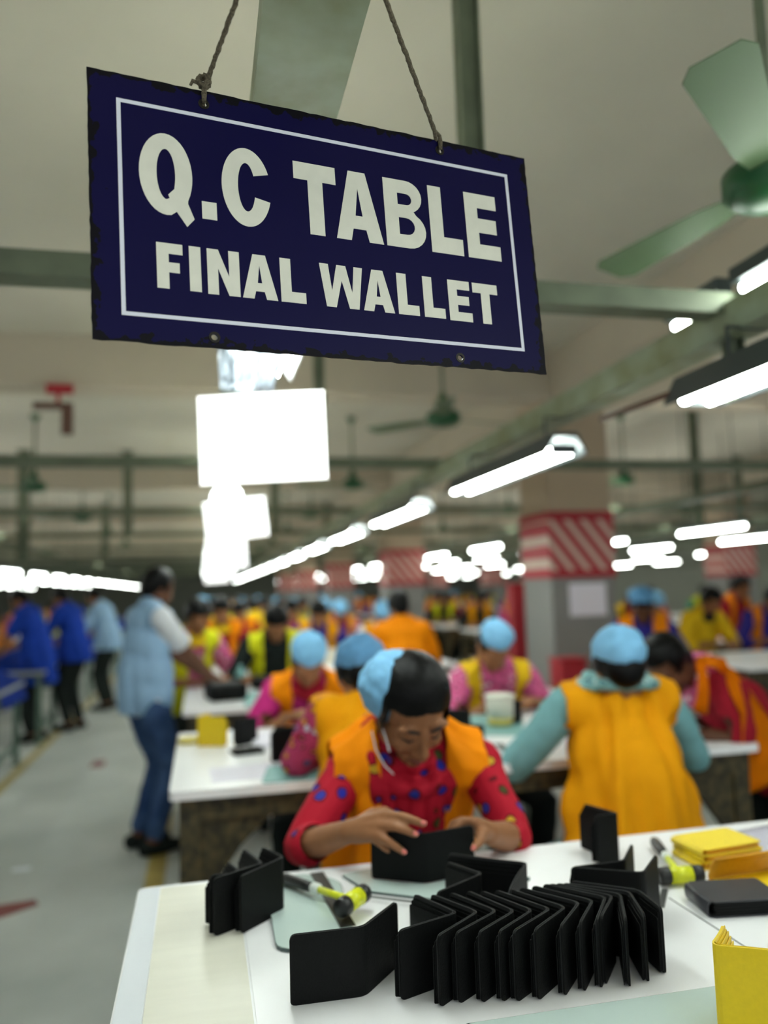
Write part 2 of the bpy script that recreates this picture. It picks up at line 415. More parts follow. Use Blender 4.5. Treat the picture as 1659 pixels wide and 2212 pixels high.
for xi, (x, nm) in enumerate(((-2.6, 'first channel left of the aisle over the blue sewing tables'), (-5.2, 'second channel left of the aisle'), (4.6, 'channel over the first tables right of the column'), (7.2, 'channel over the far right tables'), (11.0, 'rightmost lengthwise channel'))):
    channel('green lengthwise steel ' + nm, (x, 2, 2.24), (x, 42, 2.24), .09, .07, up=True)
CROSS = [2.12, 5.2, 8.3, 11.4, 14.6, 18.0, 22.0, 26.0, 30.0, 35.0]
for k, y in enumerate(CROSS):
    xl = -9.5; xr = 1.62 if k == 0 else 14
    channel(f'green steel channel across the hall, {ORD[k]} from the camera', (xl, y, 2.31), (xr, y, 2.31), .09, .065)
posts = [(.785, 2.12, 2.375, .064), (.78, 5.2, 2.37, .07), (-2.3, 11.4, 2.0, .15), (-.97, 11.4, 2.3, .12), (1.04, 11.4, 2.3, .12), (-3.6, 8.3, 2.3, .1)]
p = ony(1495, 900, 8.3); posts.append((p.x, 8.3, 2.05, .11)); p = ony(1590, 980, 11.4); posts.append((p.x, 11.4, 2.3, .11))
p = ony(1160, 1000, 14.6); posts.append((p.x, 14.6, 2.3, .12)); p = ony(1385, 900, 14.6); posts.append((p.x+1.2, 14.6, 2.3, .12))
p = ony(760, 900, 14.6); posts.append((p.x, 18.0, 2.3, .12)); posts.append((-2.0, 18.0, 2.3, .14)); posts.append((-4.4, 14.6, 2.3, .12)); posts.append((1.62, 2.12, 2.05, .04))
plab = ['green post from ceiling down behind the blue sign, top centre', 'green post seen below the sign, right of the white placard', 'dark green post at far left under the ceiling', 'green post left of the second white placard',
 'green post right of the second white placard', 'green post at the left edge over the sewing tables', 'brown green post standing out at right below the light fixture', 'pale post at the right edge behind the thicker one',
 'thin post behind the right light row left of the column', 'thin post right of the column', 'thin far post in the middle of the ceiling', 'thin far post on the left of the ceiling', 'thin post far left over the sewing line', 'short hanger between the right channel and the light under it']
for (x, y, zb, wd), lb in zip(posts, plab):
    t = thing('ceiling_post', lb, 'post', (x, y, 0), 0, 'posts hanging from the ceiling')
    top = CEIL if wd > .05 else 2.34
    bm = bmesh.new(); box(bm, -wd/2, -.004, zb, wd/2, .004, top); box(bm, -wd/2, -.03, zb, -wd/2+.006, .03, top); box(bm, wd/2-.006, -.03, zb, wd/2, .03, top)
    bm_obj('profile', bm, m_chan, t, False)
    if wd > .05:
        bm = bmesh.new(); box(bm, -wd/2-.03, -.05, CEIL-.008, wd/2+.03, .05, CEIL); bm_obj('ceiling_plate', bm, m_chan, t, False)

# ------------------------------------------------------------------ fluorescent lights
def make_fixture(L, kind, label, loc, group, hang=0):
    t = thing('fluorescent_light', label, 'light', loc, 0, group)
    if kind == 'trough':      # open reflector with two tubes
        bm = bmesh.new(); prof = [(-.10, -.015), (-.094, -.015), (-.048, .055), (.048, .055), (.094, -.015), (.10, -.015), (.055, .075), (-.055, .075)]
        a = [bm.verts.new((x, -L/2, z)) for x, z in prof]; b = [bm.verts.new((x, L/2, z)) for x, z in prof]; n = len(prof)
        for k in range(n): bm.faces.new((a[k], a[(k+1) % n], b[(k+1) % n], b[k]))
        bm.faces.new(a[::-1]); bm.faces.new(b)
        bm_obj('reflector', bm, m_refl if 'centre' in group else m_fixt, t, False)
        xs = (-.045, .045)
    else:
        bm = bmesh.new(); box(bm, -.03, -L/2, .022, .03, L/2, .07, bev=.004); bm_obj('batten', bm, m_fixt, t, False)
        xs = (0,)
    for x in xs:
        bm = bmesh.new(); tube(bm, [(x, -L/2+.03, 0), (x, L/2-.03, 0)], .016, 10); tb = bm_obj('tube', bm, m_tube, t)
    for s in (-1, 1):
        bm = bmesh.new(); box(bm, xs[0]-.012, s*(L/2-.022)-.008, -.016, xs[-1]+.012, s*(L/2-.022)+.008, .026); bm_obj('lamp_holder', bm, m_fixt, t, False)
    for s in ((-1, 1) if hang else ()):
        bm = bmesh.new(); box(bm, -.004, s*L*.36-.004, .06, .004, s*L*.36+.004, hang)
        if hang == .185: box(bm, .004, s*L*.36-.004, hang-.008, .14, s*L*.36+.004, hang)
        bm_obj('hanger', bm, m_fixt, t, False)
    return t
# right row, below the right hand channel
yy = 1.5; fr = make_fixture(1.42, 'trough', 'twin tube fluorescent fixture under right channel, cut by the right photo edge', (1.52, 1.5, 2.06), 'right light row', .185)
for k in range(1, 16):
    copy_tree(fr, None, f'fluorescent fixture under the right channel, {ORD[k]} from the camera').location = (1.50, 1.5+2.27*k, 2.06)
# uplights above the channel
fu = make_fixture(1.2, 'batten', 'tube on top of the right channel at the right photo edge', (1.62, 1.48, 2.38), 'uplights on the right channel', 0)
make_fixture(.30, 'batten', 'short bright tube on top of the right channel left of the first', (1.62, 2.29, 2.38), 'uplights on the right channel')
# centre row above the left ends of the work tables
fc = make_fixture(1.0, 'trough', 'glowing fixture behind the lower edge of the blue sign', (.165, 1.80, 2.13), 'centre light row', .125)
for k in range(1, 14):
    copy_tree(fc, None, f'fluorescent fixture behind the placards, {ORD[k]} in the centre row').location = (.165, 1.80+1.88*k, 2.13)
# the other rows
rows = [(-2.55, 6.0, 1.88, 1.95, 'row over the blue sewing tables'), (-5.0, 7.0, 2.05, 2.1, 'second row left of the aisle'), (-7.6, 8.0, 2.05, 2.1, 'third row left of the aisle'),
        (3.75, 7.9, 2.0, 2.3, 'row just right of the columns'), (5.3, 5.2, 2.02, 2.3, 'row over the right tables'), (6.9, 9.0, 2.0, 2.3, 'second row over the right tables'), (9.8, 9.0, 2.0, 2.4, 'row beyond the right column line'), (12.4, 10.0, 2.0, 2.4, 'rightmost light row')]
fb = None
for (x, y, z, pitch, nm) in rows:
    k = 0
    while y + pitch*k < 41 and k < 16:
        lb = f'single tube light, {ORD[k]} of the {nm}'
        if fb is None: fb = make_fixture(1.2, 'batten', lb, (x, y, z), 'single tube lights in rows', CEIL-z+.01); q = fb
        else: q = copy_tree(fb, None, lb)
        q.location = (x, y+pitch*k, z); q['group'] = 'lights of the ' + nm; k += 1
# added unseen lights behind and beside the camera to brighten the near table
for k, (x, y) in enumerate(((1.5, -1.0), (.165, -.9), (.95, -.15), (-.75, -.2), (.95, -1.3), (-3.4, 2.8), (3.2, -.3), (5.2, .6))):
    q = copy_tree(fb, None, f'added single tube light behind or beside the camera, {ORD[k]} of those'); q.location = (x, y, 2.05); q['group'] = 'added lights out of view'
m_tube_added = mat('tube_glow_added', rgb(240, 255, 250), .5, emit=UPT, ecol=(1., 1., .92, 1))  # glow of the added tubes that brighten the ceiling
fq = None
for ci, (x, z, nm) in enumerate(((.15, 2.285, 'wide centre channel'), (-2.6, 2.275, 'first channel left of the aisle'), (-5.2, 2.275, 'second channel left of the aisle'), (4.6, 2.275, 'channel over the right tables'), (7.2, 2.275, 'channel over the far right tables'), (11.0, 2.275, 'rightmost channel'))):
    for k in range(13 if ci == 0 else 11):      # added tubes hidden in the channels to brighten the ceiling
        lb = f'added hidden tube lying in the {nm}, {ORD[k]} from the camera'
        if fq is None:
            fq = thing('fluorescent_light', lb, 'light', (x, .2, z), 0)
            bm = bmesh.new(); tube(bm, [(0, -.6, 0), (0, .6, 0)], .013, 8); bm_obj('tube', bm, m_tube_added, fq); q = fq
            for s_ in (-1, 1):
                bm = bmesh.new(); box(bm, -.012, s_*.61-.01, -.016, .012, s_*.61+.01, .015); bm_obj('lamp_holder', bm, m_fixt, fq, False)
        else: q = copy_tree(fq, None, lb)
        q.location = (x, (.2 if ci == 0 else 3.4)+2.6*k, z); q['group'] = 'added uplights in the ' + nm

# conduit between the two near right fixtures
a = ony(1300, 905, 2.75); b_ = ony(1445, 852, 2.2)
bm = bmesh.new(); tube(bm, [a, b_], .011, 8)
props(bm_obj('conduit', bm, m_brown), 'thin brown conduit between the two near fixtures of the right light row', 'pipe')

# ------------------------------------------------------------------ ceiling fans
def make_fan(label, loc, ang, group='green ceiling fans'):
    t = thing('ceiling_fan', label, 'ceiling fan', loc, ang, group)
    rodlen = CEIL-loc[2]
    bm = bmesh.new(); tube(bm, [(0, 0, .06), (0, 0, rodlen-.02)], .014, 10); bm_obj('rod', bm, m_chan, t)
    bm = bmesh.new(); tube(bm, [(0, 0, rodlen-.07), (0, 0, rodlen-.02), (0, 0, rodlen-.001)], [.02, .05, .055], 16); bm_obj('ceiling_cup', bm, m_green, t)
    bm = bmesh.new(); tube(bm, [(0, 0, .20), (0, 0, .16), (0, 0, .07), (0, 0, .055)], [.018, .028, .055, .03], 18); bm_obj('lower_cup', bm, m_green, t)
    bm = bmesh.new(); tube(bm, [(0, 0, .06), (0, 0, .052), (0, 0, .03), (0, 0, -.02), (0, 0, -.045), (0, 0, -.06)], [.05, .10, .125, .125, .10, .03], 24); bm_obj('motor', bm, m_green, t)
    for k in range(3):
        a = 2*pi*k/3; M = Matrix.Rotation(a, 4, 'Z')
        bm = bmesh.new(); slab(bm, [(.10, -.03), (.22, -.055), (.60, -.075), (.64, -.05), (.64, .05), (.60, .075), (.22, .05), (.10, .03)], -.0015, .0015, M @ Matrix.Translation((0, 0, 0)) @ Matrix.Rotation(radians(10), 4, 'X'))
        bm_obj('blade', bm, m_blade, t, False)
    return t
fl = {(0, 0): 'near green ceiling fan cut by the right photo edge', (0, 1): 'green ceiling fan hanging right of the sign bottom', (0, 2): 'green ceiling fan between the placard and the right light row'}
f0 = make_fan(fl[(0, 0)], (1.47, 1.72, 2.53), radians(102))
for ci, (x, ys) in enumerate(((1.72, [5.45, 9.0, 12.6, 16.2, 20, 24, 28]), (4.95, [8.6, 12.3, 16, 20, 24]), (-1.75, [9.2, 12.8, 16.4, 20]), (8.3, [12.4, 16.2, 20]))):
    for k, y in enumerate(ys):
        z = 2.71
        nm = ['middle', 'right of column', 'left', 'far right'][ci]
        lb = fl.get((ci, k+1)) or f'green ceiling fan, {ORD[k]} of the {nm} line of fans'
        f = make_fan(lb, (x, y, z), radians(40*k+15+70*ci)) if (ci, k) == (0, 0) else copy_tree(f1, None, lb)
        if (ci, k) == (0, 0): f1 = f; f.rotation_euler.z = radians(14)
        f.location = (x, y, z)
        if (ci, k) != (0, 0): f.rotation_euler.z = radians(37*k+15+70*ci)

# small bracket with a red plate on the first beam
a = ony(120, 880, 6.25)
t = thing('beam_bracket', 'small brown bracket with a red plate on the beam, upper left', 'bracket', (a.x, 6.27, a.z))
bm = bmesh.new(); box(bm, -.16, -.02, -.01, .12, .02, .04); box(bm, .04, -.02, -.2, .12, .02, -.01); bm_obj('arm', bm, m_brown, t, False)
bm = bmesh.new(); box(bm, -.07, -.02, .11, .12, .02, .18); box(bm, .0, -.01, .04, .03, .01, .11); bm_obj('red_plate', bm, m_redpaint, t, False)

# ================================================================== THE SIGN
SP = [dep(187, 145, .993), dep(1131, 343, 1.260), dep(1172, 808, 1.207), dep(187, 731, .940)]
SU = (SP[1]-SP[0]); SV = (SP[3]-SP[0]); SW = SU.length; SH = SV.length
su = SU.normalized(); sn = su.cross(-SV).normalized(); sz = sn.cross(su).normalized() * -1
sz = -(SV - su*SV.dot(su)).normalized(); sy = sz.cross(su).normalized()
MS = Matrix((su, sy, sz)).transposed().to_4x4(); MS.translation = SP[0]
sign = bpy.data.objects.new('hanging_sign', None); link(sign); sign.matrix_world = MS
props(sign, 'dark blue hanging sign with white letters reading Q.C TABLE FINAL WALLET', 'sign')
def curve_plate(name, splines, m, y, th, parent, res=1):
    """flat plate in the sign's x/z plane from closed outlines; inner outlines become holes"""
    cu = bpy.data.curves.new(name, 'CURVE'); cu.dimensions = '2D'; cu.fill_mode = 'BOTH'; cu.extrude = th/2
    for pts in splines:
        s = cu.splines.new('POLY'); s.points.add(len(pts)-1); s.use_cyclic_u = True
        for p, q in zip(s.points, pts): p.co = (q[0], q[1], 0, 1)
    o = bpy.data.objects.new('tmp', cu); link(o); dg = bpy.context.evaluated_depsgraph_get(); dg.update()
    me = bpy.data.meshes.new_from_object(o.evaluated_get(dg)); bpy.data.objects.remove(o)
    me.transform(Matrix.Translation((0, y, 0)) @ Matrix.Rotation(radians(90), 4, 'X'))
    me.materials.clear(); me.materials.append(m); me.name = name
    c = bpy.data.objects.new(name, me); link(c); c.parent = parent; return c
def circ(x, z, r, n=20, a0=0, a1=360, rz=None):
    return [(x+r*cos(radians(a0+(a1-a0)*k/n)), z+(rz or r)*sin(radians(a0+(a1-a0)*k/n))) for k in range(n if a1-a0 == 360 else n+1)]
HOLES = [(.144, -.019), (.495, -.0165), (.145, -.339), (.499, -.339)]
rng = random.Random(3)
def wob(a, b, n, amp):
    return [(a[0]+(b[0]-a[0])*k/n+rng.uniform(-amp, amp), a[1]+(b[1]-a[1])*k/n+rng.uniform(-amp, amp)) for k in range(n)]
edge = wob((0, 0), (SW, 0), 60, .0006)+wob((SW, 0), (SW, -SH), 40, .0006)+wob((SW, -SH), (0, -SH), 60, .0009)+wob((0, -SH), (0, 0), 40, .0006)
curve_plate('plate', [edge]+[circ(x, z, .0042) for x, z in HOLES], navy_mat(SW, SH), 0, .0025, sign)
fo = .002; fx0, fx1, fz0, fz1 = .034, .6115, -.0345, -.3205
curve_plate('border_line', [[(fx0, fz0), (fx1, fz0), (fx1, fz1), (fx0, fz1)], [(fx0+.005, fz0-.005), (fx1-.005, fz0-.005), (fx1-.005, fz1+.005), (fx0+.005, fz1+.005)]], m_line, -.0015, .0006, sign)
for x, z in HOLES:
    curve_plate('grommet', [circ(x, z, .0072), circ(x, z, .0042)], m_dsteel, -.0017, .0008, sign)
def glyph(ch, x0, x1, z0, z1, st):
    """outlines of a heavy sans capital in the box; z1 is the top; st the stem width"""
    W = x1-x0; Hh = z1-z0; hb = Hh*.245
    X = lambda u: x0+u
    if ch == 'T':
        c = (x0+x1)/2; return [[(x0, z1), (x1, z1), (x1, z1-hb), (c+st/2, z1-hb), (c+st/2, z0), (c-st/2, z0), (c-st/2, z1-hb), (x0, z1-hb)]]
    if ch == 'L': return [[(x0, z1), (X(st), z1), (X(st), z0+hb), (x1, z0+hb), (x1, z0), (x0, z0)]]
    if ch == 'I': return [[(x0, z1), (x1, z1), (x1, z0), (x0, z0)]]
    if ch == 'E':
        m0 = z0+Hh*.40; m1 = z0+Hh*.62; h2 = Hh*.22
        return [[(x0, z1), (x1-.002, z1), (x1-.002, z1-h2), (X(st), z1-h2), (X(st), m1), (x1-.004, m1), (x1-.004, m0), (X(st), m0), (X(st), z0+h2), (x1, z0+h2), (x1, z0), (x0, z0)]]
    if ch == 'F':
        m0 = z0+Hh*.36; m1 = z0+Hh*.58; h2 = Hh*.23
        return [[(x0, z1), (x1, z1), (x1, z1-h2), (X(st), z1-h2), (X(st), m1), (x1-.004, m1), (x1-.004, m0), (X(st), m0), (X(st), z0), (x0, z0)]]
    if ch == 'A':
        c = (x0+x1)/2; tw = W*.18; s = st*1.02
        def ex(z, side): t = (z1-z)/Hh; return c+side*(tw+(W/2-tw)*t)
        zb1 = z0+Hh*.36; zb0 = z0+Hh*.17; apex = z1-Hh*.24
        def ix(z, side): t = (apex-z)/(apex-zb1+1e-9); inner = ex(zb1, side)-side*s; return c+(inner-c)*t
        return [[(c-tw, z1), (c+tw, z1), (x1, z0), (x1-s, z0), (ex(zb0, 1)-s, zb0), (ex(zb0, -1)+s, zb0), (x0+s, z0), (x0, z0)],
                [(c, apex), (ix(zb1, 1), zb1), (ix(zb1, -1), zb1)]]
    if ch == 'N':
        s = st*.93; return [[(x0, z1), (X(s*1.05), z1), (x1-s, z0+Hh*.42), (x1-s, z1), (x1, z1), (x1, z0), (x1-s*1.05, z0), (X(s), z1-Hh*.42), (X(s), z0), (x0, z0)]]
    if ch == 'W':
        s = st*.86; q = W/4
        return [[(x0, z1), (X(s), z1), (X(q+.001), z0+Hh*.38), (X(2*q-s*.52), z1), (X(2*q+s*.52), z1), (X(3*q-.001), z0+Hh*.38), (x1-s, z1), (x1, z1),
                 (X(3*q+s*.62), z0), (X(3*q-s*.48), z0), (X(2*q), z1-Hh*.36), (X(q+s*.48), z0), (X(q-s*.62), z0)]]
    if ch == 'B':
        zc = z0+Hh*.53; hb2 = Hh*.205
        ru = (z1-zc)/2; rl = (zc-z0)/2
        out = [(x0, z1), (x1-.028, z1)]+[(x1-.028+.0245*sin(radians(a)), z1-ru+ru*cos(radians(a))) for a in range(15, 165, 15)]+[(x1-.018, zc+.002)]
        out += [(x1-.028+.028*sin(radians(a)), z0+rl+rl*cos(radians(a))) for a in range(30, 180, 15)]+[(x1-.028, z0), (x0, z0)]
        def cnt(za, zb, xr):
            r = (zb-za)/2; c = (za+zb)/2
            return [(X(st), zb), (xr-r, zb)]+[(xr-r+r*sin(radians(a)), c+r*cos(radians(a))) for a in range(20, 180, 20)]+[(xr-r, za), (X(st), za)]
        return [out, cnt(zc+.011, z1-hb2*.95, x1-.020), cnt(z0+hb2*.95, zc-.009, x1-.0175)]
    if ch in 'QC':
        c = (x0+x1)/2; mz = (z0+z1)/2; rx = W/2; rz = Hh/2; ix_ = rx-st; iz = rz-Hh*.19
        if ch == 'Q':
            outer = [(c+rx*sin(radians(a)), mz+rz*cos(radians(a))) for a in range(0, 360, 9)]
            # tail: replace points near the lower right
            tail = [(c+rx*.80, mz-rz*.66), (x1+.001, z0-.001), (c+rx*.74, z0-.0125), (c+rx*.36, z0+.006)]
            o2 = [p for i, p in enumerate(outer) if i*9 <= 126] + tail + [p for i, p in enumerate(outer) if i*9 >= 170]
            inner = [(c+ix_*sin(radians(a)), mz+iz*cos(radians(a))) for a in range(0, 122, 9)]+[(c+rx*.30, mz-rz*.34), (c+rx*.06, mz-rz*.50)] \
                  + [(c+ix_*.32, mz-iz*.93)] + [(c+ix_*sin(radians(a)), mz+iz*cos(radians(a))) for a in range(180, 360, 9)]
            return [o2, inner]
        out = [(c+rx*sin(radians(a)), mz+rz*cos(radians(a))) for a in range(66, -1, -6)]
        out += [(c+rx*sin(radians(a)), mz+rz*cos(radians(a))) for a in range(354, 107, -6)]
        inn = [(c+ix_*sin(radians(a)), mz+iz*cos(radians(a))) for a in range(112, 355, 6)]+[(c+ix_*sin(radians(a)), mz+iz*cos(radians(a))) for a in range(0, 63, 6)]
        return [out+inn]
    if ch == '.': return [[(x0, z1), (x1, z1), (x1, z0), (x0, z0)]]
MMu = .001
top = [('Q', 59, 125, 72, 183), ('.', 136, 155, 157, 181), ('C', 163, 229, 72, 183), ('T', 262, 323, 77, 181), ('A', 320, 391, 77, 181), ('B', 396, 460, 77, 181), ('L', 468, 521, 77, 181), ('E', 529, 586, 77, 181)]
bot = [('F', 77, 109, 221, 281), ('I', 117, 131.5, 221, 281), ('N', 139.5, 181, 221, 282), ('A', 184, 231, 221, 282), ('L', 235.5, 270, 221, 282), ('W', 291, 354, 221, 282), ('A', 353, 400, 221, 282), ('L', 406, 439, 221, 282), ('L', 447, 481, 221, 282), ('E', 488, 526, 221, 283), ('T', 529.5, 572, 221, 283)]
for ch, a, b, za, zb in top:
    o = curve_plate('letter', glyph(ch, a*MMu, b*MMu, -zb*MMu, -za*MMu, .0215), m_white, -.0016, .0006, sign)
for ch, a, b, za, zb in bot:
    o = curve_plate('letter', glyph(ch, a*MMu, b*MMu, -zb*MMu, -za*MMu, .0148), m_white, -.0016, .0006, sign)
# ropes up to the channel
def rope(label, hole, px, knot):
    h = MS @ Vector((hole[0], -.004, hole[1])); hb = MS @ Vector((hole[0], .004, hole[1])); e = MS @ Vector((hole[0], 0, .0))
    tgt = onz(px[0], px[1], 2.25); d = (tgt-e).normalized()
    t = thing('rope', label, 'rope', tgt, 0, 'jute ropes of the sign')
    pts = [h, MS @ Vector((hole[0], -.006, hole[1]+.012)), MS @ Vector((hole[0]+.001, -.003, .006)), e+d*.02]
    n = 60; L0 = e+d*.02
    rr = random.Random(5)
    for k in range(1, n+1):
        q = L0.lerp(tgt, k/n); pts.append(q+Vector((rr.uniform(-1, 1), rr.uniform(-1, 1), 0))*.0005)
    rad = [.0031+.0002*sin(i*1.7)+rr.uniform(-.0003, .0003) for i in range(len(pts))]
    bm = bmesh.new(); tube(bm, [p-tgt for p in pts], rad, 8); bm_obj('strand', bm, m_rope, t)
    bm = bmesh.new(); tube(bm, [MS @ Vector((hole[0], .004, hole[1]))-tgt, MS @ Vector((hole[0], .006, hole[1]+.014))-tgt, e+d*.02-tgt], .003, 8); bm_obj('back_strand', bm, m_rope, t)
    if knot:
        bm = bmesh.new(); c = MS @ Vector((hole[0]+.001, -.002, .012)) - tgt
        for k in range(5):
            a = k*1.3; tube(bm, [c+Vector((cos(a+b*.9)*.0075, sin(a*2+b)*.004-.002, sin(a+b*.9)*.007)) for b in range(7)], .0032, 7)
        tube(bm, [c+Vector((-.004, -.003, -.004)), c+Vector((-.014, -.004, -.002)), c+Vector((-.017, -.003, -.008))], [.003, .0028, .0018], 7)
        bm_obj('knot', bm, m_rope, t)
rope('knotted jute rope at the left hole of the blue sign', HOLES[0], (572, -165), True)
rope('jute rope without knot at the right hole of the sign', HOLES[1], (802, -85), False)

# placards in plastic clips under the centre row
def placard(label, c, wd, ht, tilt, yaw, group='white placards under the centre light row', clip=True):
    t = thing('placard', label, 'placard', c, yaw, group)
    M = Matrix.Rotation(tilt, 4, 'Y')
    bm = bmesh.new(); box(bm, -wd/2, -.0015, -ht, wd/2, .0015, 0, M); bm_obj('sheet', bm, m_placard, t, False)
    bm = bmesh.new(); box(bm, -.045, -.004, -.022, .045, -.0015, -.014, M); bm_obj('slot', bm, m_fixt, t, False)
    for x in (-.05, .04):
        bm = bmesh.new(); tube(bm, [(x, 0, -.003), (x, 0, 2.252-c[2])], .0015, 6); bm_obj('wire', bm, m_steel, t)
    if clip:
        bm = bmesh.new()
        for (x0, z, w_) in ((-.07, -.055, .06), (.02, -.055, .03), (-.05, -.092, .05), (.01, -.092, .02), (-.13, -.15, .035), (-.13, -.195, .04), (-.08, -.176, .012)):
            box(bm, x0, -.0022, z-.006, x0+w_, -.0015, z, M)
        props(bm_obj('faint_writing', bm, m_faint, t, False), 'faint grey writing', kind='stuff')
    return t
m_placard = mat('placard_painted_glow', rgb(240, 242, 240), .6, emit=.85, ecol=(1, 1, 1, 1))  # plain paper; emission painted in for the tube light that whitens it
m_faint = mat('faint_grey', rgb(205, 205, 203), .7, emit=.42, ecol=(.9, .9, .9, 1))  # the writing carries the same painted-in glow, weaker
p1 = dep(561, 850, 2.2)
placard('large white placard with painted glow hanging just below the sign', (.165, 2.19, 2.05), .35, .25, radians(-1.5), radians(-12))
placard('smaller white placard with painted glow hanging behind the large one', (.155, 3.84, 1.945), .29, .19, radians(-6), radians(-5), clip=False)
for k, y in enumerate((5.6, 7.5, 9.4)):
    placard(f'far white placard with painted glow, {ORD[k+2]} in the line below the sign', (.17, y, 1.87-.02*k), .27, .2, radians(-3), 0, clip=False)
# crumpled clear plastic wrap hung between fixture and first placard
t = thing('plastic_wrap', 'crumpled shiny plastic sheet bunched above the large placard', 'plastic sheet', (.12, 1.95, 2.15))
for k, (x0, x1, wdt) in enumerate(((-.055, -.05, .028), (-.005, -.012, .045), (.075, .04, .04))):
    bm = bmesh.new(); rows_ = []
    for i in range(8):
        z = .03-.16*i/7; cx = x0+(x1-x0)*i/7
        rows_.append([bm.verts.new((cx+wdt*(1-.35*i/7)*(j/4-1), .012*sin(j*1.9+i+k)-.01*i/7+.12*i/7, z)) for j in range(9)])
    for a, b in zip(rows_, rows_[1:]):
        for j in range(8): bm.faces.new((a[j], a[j+1], b[j+1], b[j]))
    bmesh.ops.solidify(bm, geom=list(bm.faces), thickness=.0012)
    bm_obj('fold', bm, m_foil, t)

# ================================================================== WORK TABLES
TZ = .90
def make_table(label, x, y, L=2.08, D=1.07, group='white topped work tables', top_mat=None):
    t = thing('work_table', label, 'table', (x, y, 0), 0, group)
    bm = bmesh.new(); slab(bm, round_rect(0, 0, L, D, .02), TZ-.028, TZ); bm_obj('tabletop', bm, top_mat or m_top, t, False)
    bm = bmesh.new(); box(bm, .03, .03, TZ-.10, L-.03, .06, TZ-.028); bm_obj('apron', bm, m_bronze, t, False)
    bm = bmesh.new(); box(bm, .03, D-.06, TZ-.10, L-.03, D-.03, TZ-.028); bm_obj('apron', bm, m_bronze, t, False)
    bm = bmesh.new(); box(bm, .03, .06, TZ-.10, .06, D-.06, TZ-.028); bm_obj('apron', bm, m_bronze, t, False)
    bm = bmesh.new(); box(bm, L-.06, .06, TZ-.10, L-.03, D-.06, TZ-.028); bm_obj('apron', bm, m_bronze, t, False)
    for sx in (0, 1):
        for sy_ in (0, 1):
            x0 = .03+sx*(L-.06-.065); y0 = .03+sy_*(D-.06-.065)
            bm = bmesh.new(); box(bm, x0, y0, 0, x0+.065, y0+.065, TZ-.10, bev=.004); lg = bm_obj('leg', bm, m_bronze, t, False)
            # gusset plate under the apron
            xa = x0+.065 if sx == 0 else x0; dx = .22 if sx == 0 else -.22
            bm = bmesh.new(); yy0 = y0+.012; vs = []
            for yv in (yy0, yy0+.035):
                vs.append([bm.verts.new((xa, yv, TZ-.10)), bm.verts.new((xa+dx, yv, TZ-.10)), bm.verts.new((xa+dx*.55, yv, TZ-.19)), bm.verts.new((xa+dx*.25, yv, TZ-.28)), bm.verts.new((xa, yv, TZ-.36))])
            bm.faces.new(vs[0]); bm.faces.new(vs[1][::-1])
            for k in range(5): bm.faces.new((vs[0][k], vs[0][(k+1) % 5], vs[1][(k+1) % 5], vs[1][k]))
            bm_obj('gusset', bm, m_bronze, lg, False)
    return t
TAB = []
t1 = make_table('nearest white work table covered with black wallets', -.13, .72)
t2 = copy_tree(t1, None, 'white work table behind the woman in red, yellow wallet on it'); t2.location = (-.10, 2.60, 0)
midY = [2.60+1.75*k for k in range(0, 14)]
for k in range(1, 14):
    q = copy_tree(t1, None, f'white work table, {ORD[k+1]} from the camera in the middle column'); q.location = (-.10, midY[k], 0)
rightY = [4.8+1.75*k for k in range(0, 13)]
for k in range(13):
    if 5.1 < rightY[k] % 6.1 - .4 < 0: continue
    q = copy_tree(t1, None, f'work table, {ORD[k]} in the column right of the concrete columns'); q.location = (3.62, rightY[k], 0)
for k in range(9):
    q = copy_tree(t1, None, f'work table, {ORD[k]} in the far right column'); q.location = (6.5, 8.3+1.9*k, 0)

# overlays on the nearest table
c1 = onz(300, 1920, TZ)
def plate(name, label, cat, poly, z0, z1, m, smooth=False):
    bm = bmesh.new(); cx = sum(p[0] for p in poly)/len(poly); cy_ = sum(p[1] for p in poly)/len(poly)
    slab(bm, [(p[0]-cx, p[1]-cy_) for p in poly], 0, z1-z0)
    o = bm_obj(name, bm, m, None, smooth); o.location = (cx, cy_, z0); return props(o, label, cat)
plate('table_sheet', 'cream plastic sheet along the left end of the nearest table', 'sheet', [(-.085, .73), (.068, .73), (.068, 1.772), (-.085, 1.772)], TZ+.0004, TZ+.0018, m_cream)
ob = plate('edge_tape', 'white tape strip on the left edge of the nearest table', 'tape', [(-.127, .73), (-.087, .73), (-.087, 1.78), (-.127, 1.78)], TZ+.0004, TZ+.0014, m_whitecl)
plate('table_sheet', 'white laminate sheet under the black wallets', 'sheet', [(.072, .73), (1.60, .73), (1.60, 1.775), (.072, 1.775)], TZ+.0004, TZ+.0016, m_top)
TS = TZ+.0018
def pz(*pp): return [tuple(onz(x, y, TS)[:2]) for x, y in pp]
def rounded(poly, r=.02, n=4):
    out = []; N_ = len(poly)
    for i in range(N_):
        p = Vector(poly[i]); a = Vector(poly[i-1]); b = Vector(poly[(i+1) % N_])
        ra = min(r, (a-p).length*.45); p0 = p+(a-p).normalized()*ra; p1 = p+(b-p).normalized()*ra
        for k in range(n+1):
            t_ = k/n; q = p0*(1-t_)**2+p*2*t_*(1-t_)+p1*t_**2; out.append((q.x, q.y))
    return out
def glass(label, poly, z0=TS, th=.006):
    t = thing('glass_plate', label, 'glass plate', (0, 0, 0))
    c = Vector((sum(p[0] for p in poly)/len(poly), sum(p[1] for p in poly)/len(poly), z0)); t.location = c
    pl = [(p[0]-c.x, p[1]-c.y) for p in poly]
    bm = bmesh.new(); slab(bm, [(p[0]*.985, p[1]*.985) for p in pl], th-.0012, th); bm_obj('surface', bm, m_glass, t, False)
    bm = bmesh.new(); slab(bm, pl, 0, th-.0010); bm_obj('ground_edge', bm, m_glassedge, t, False)
    return t
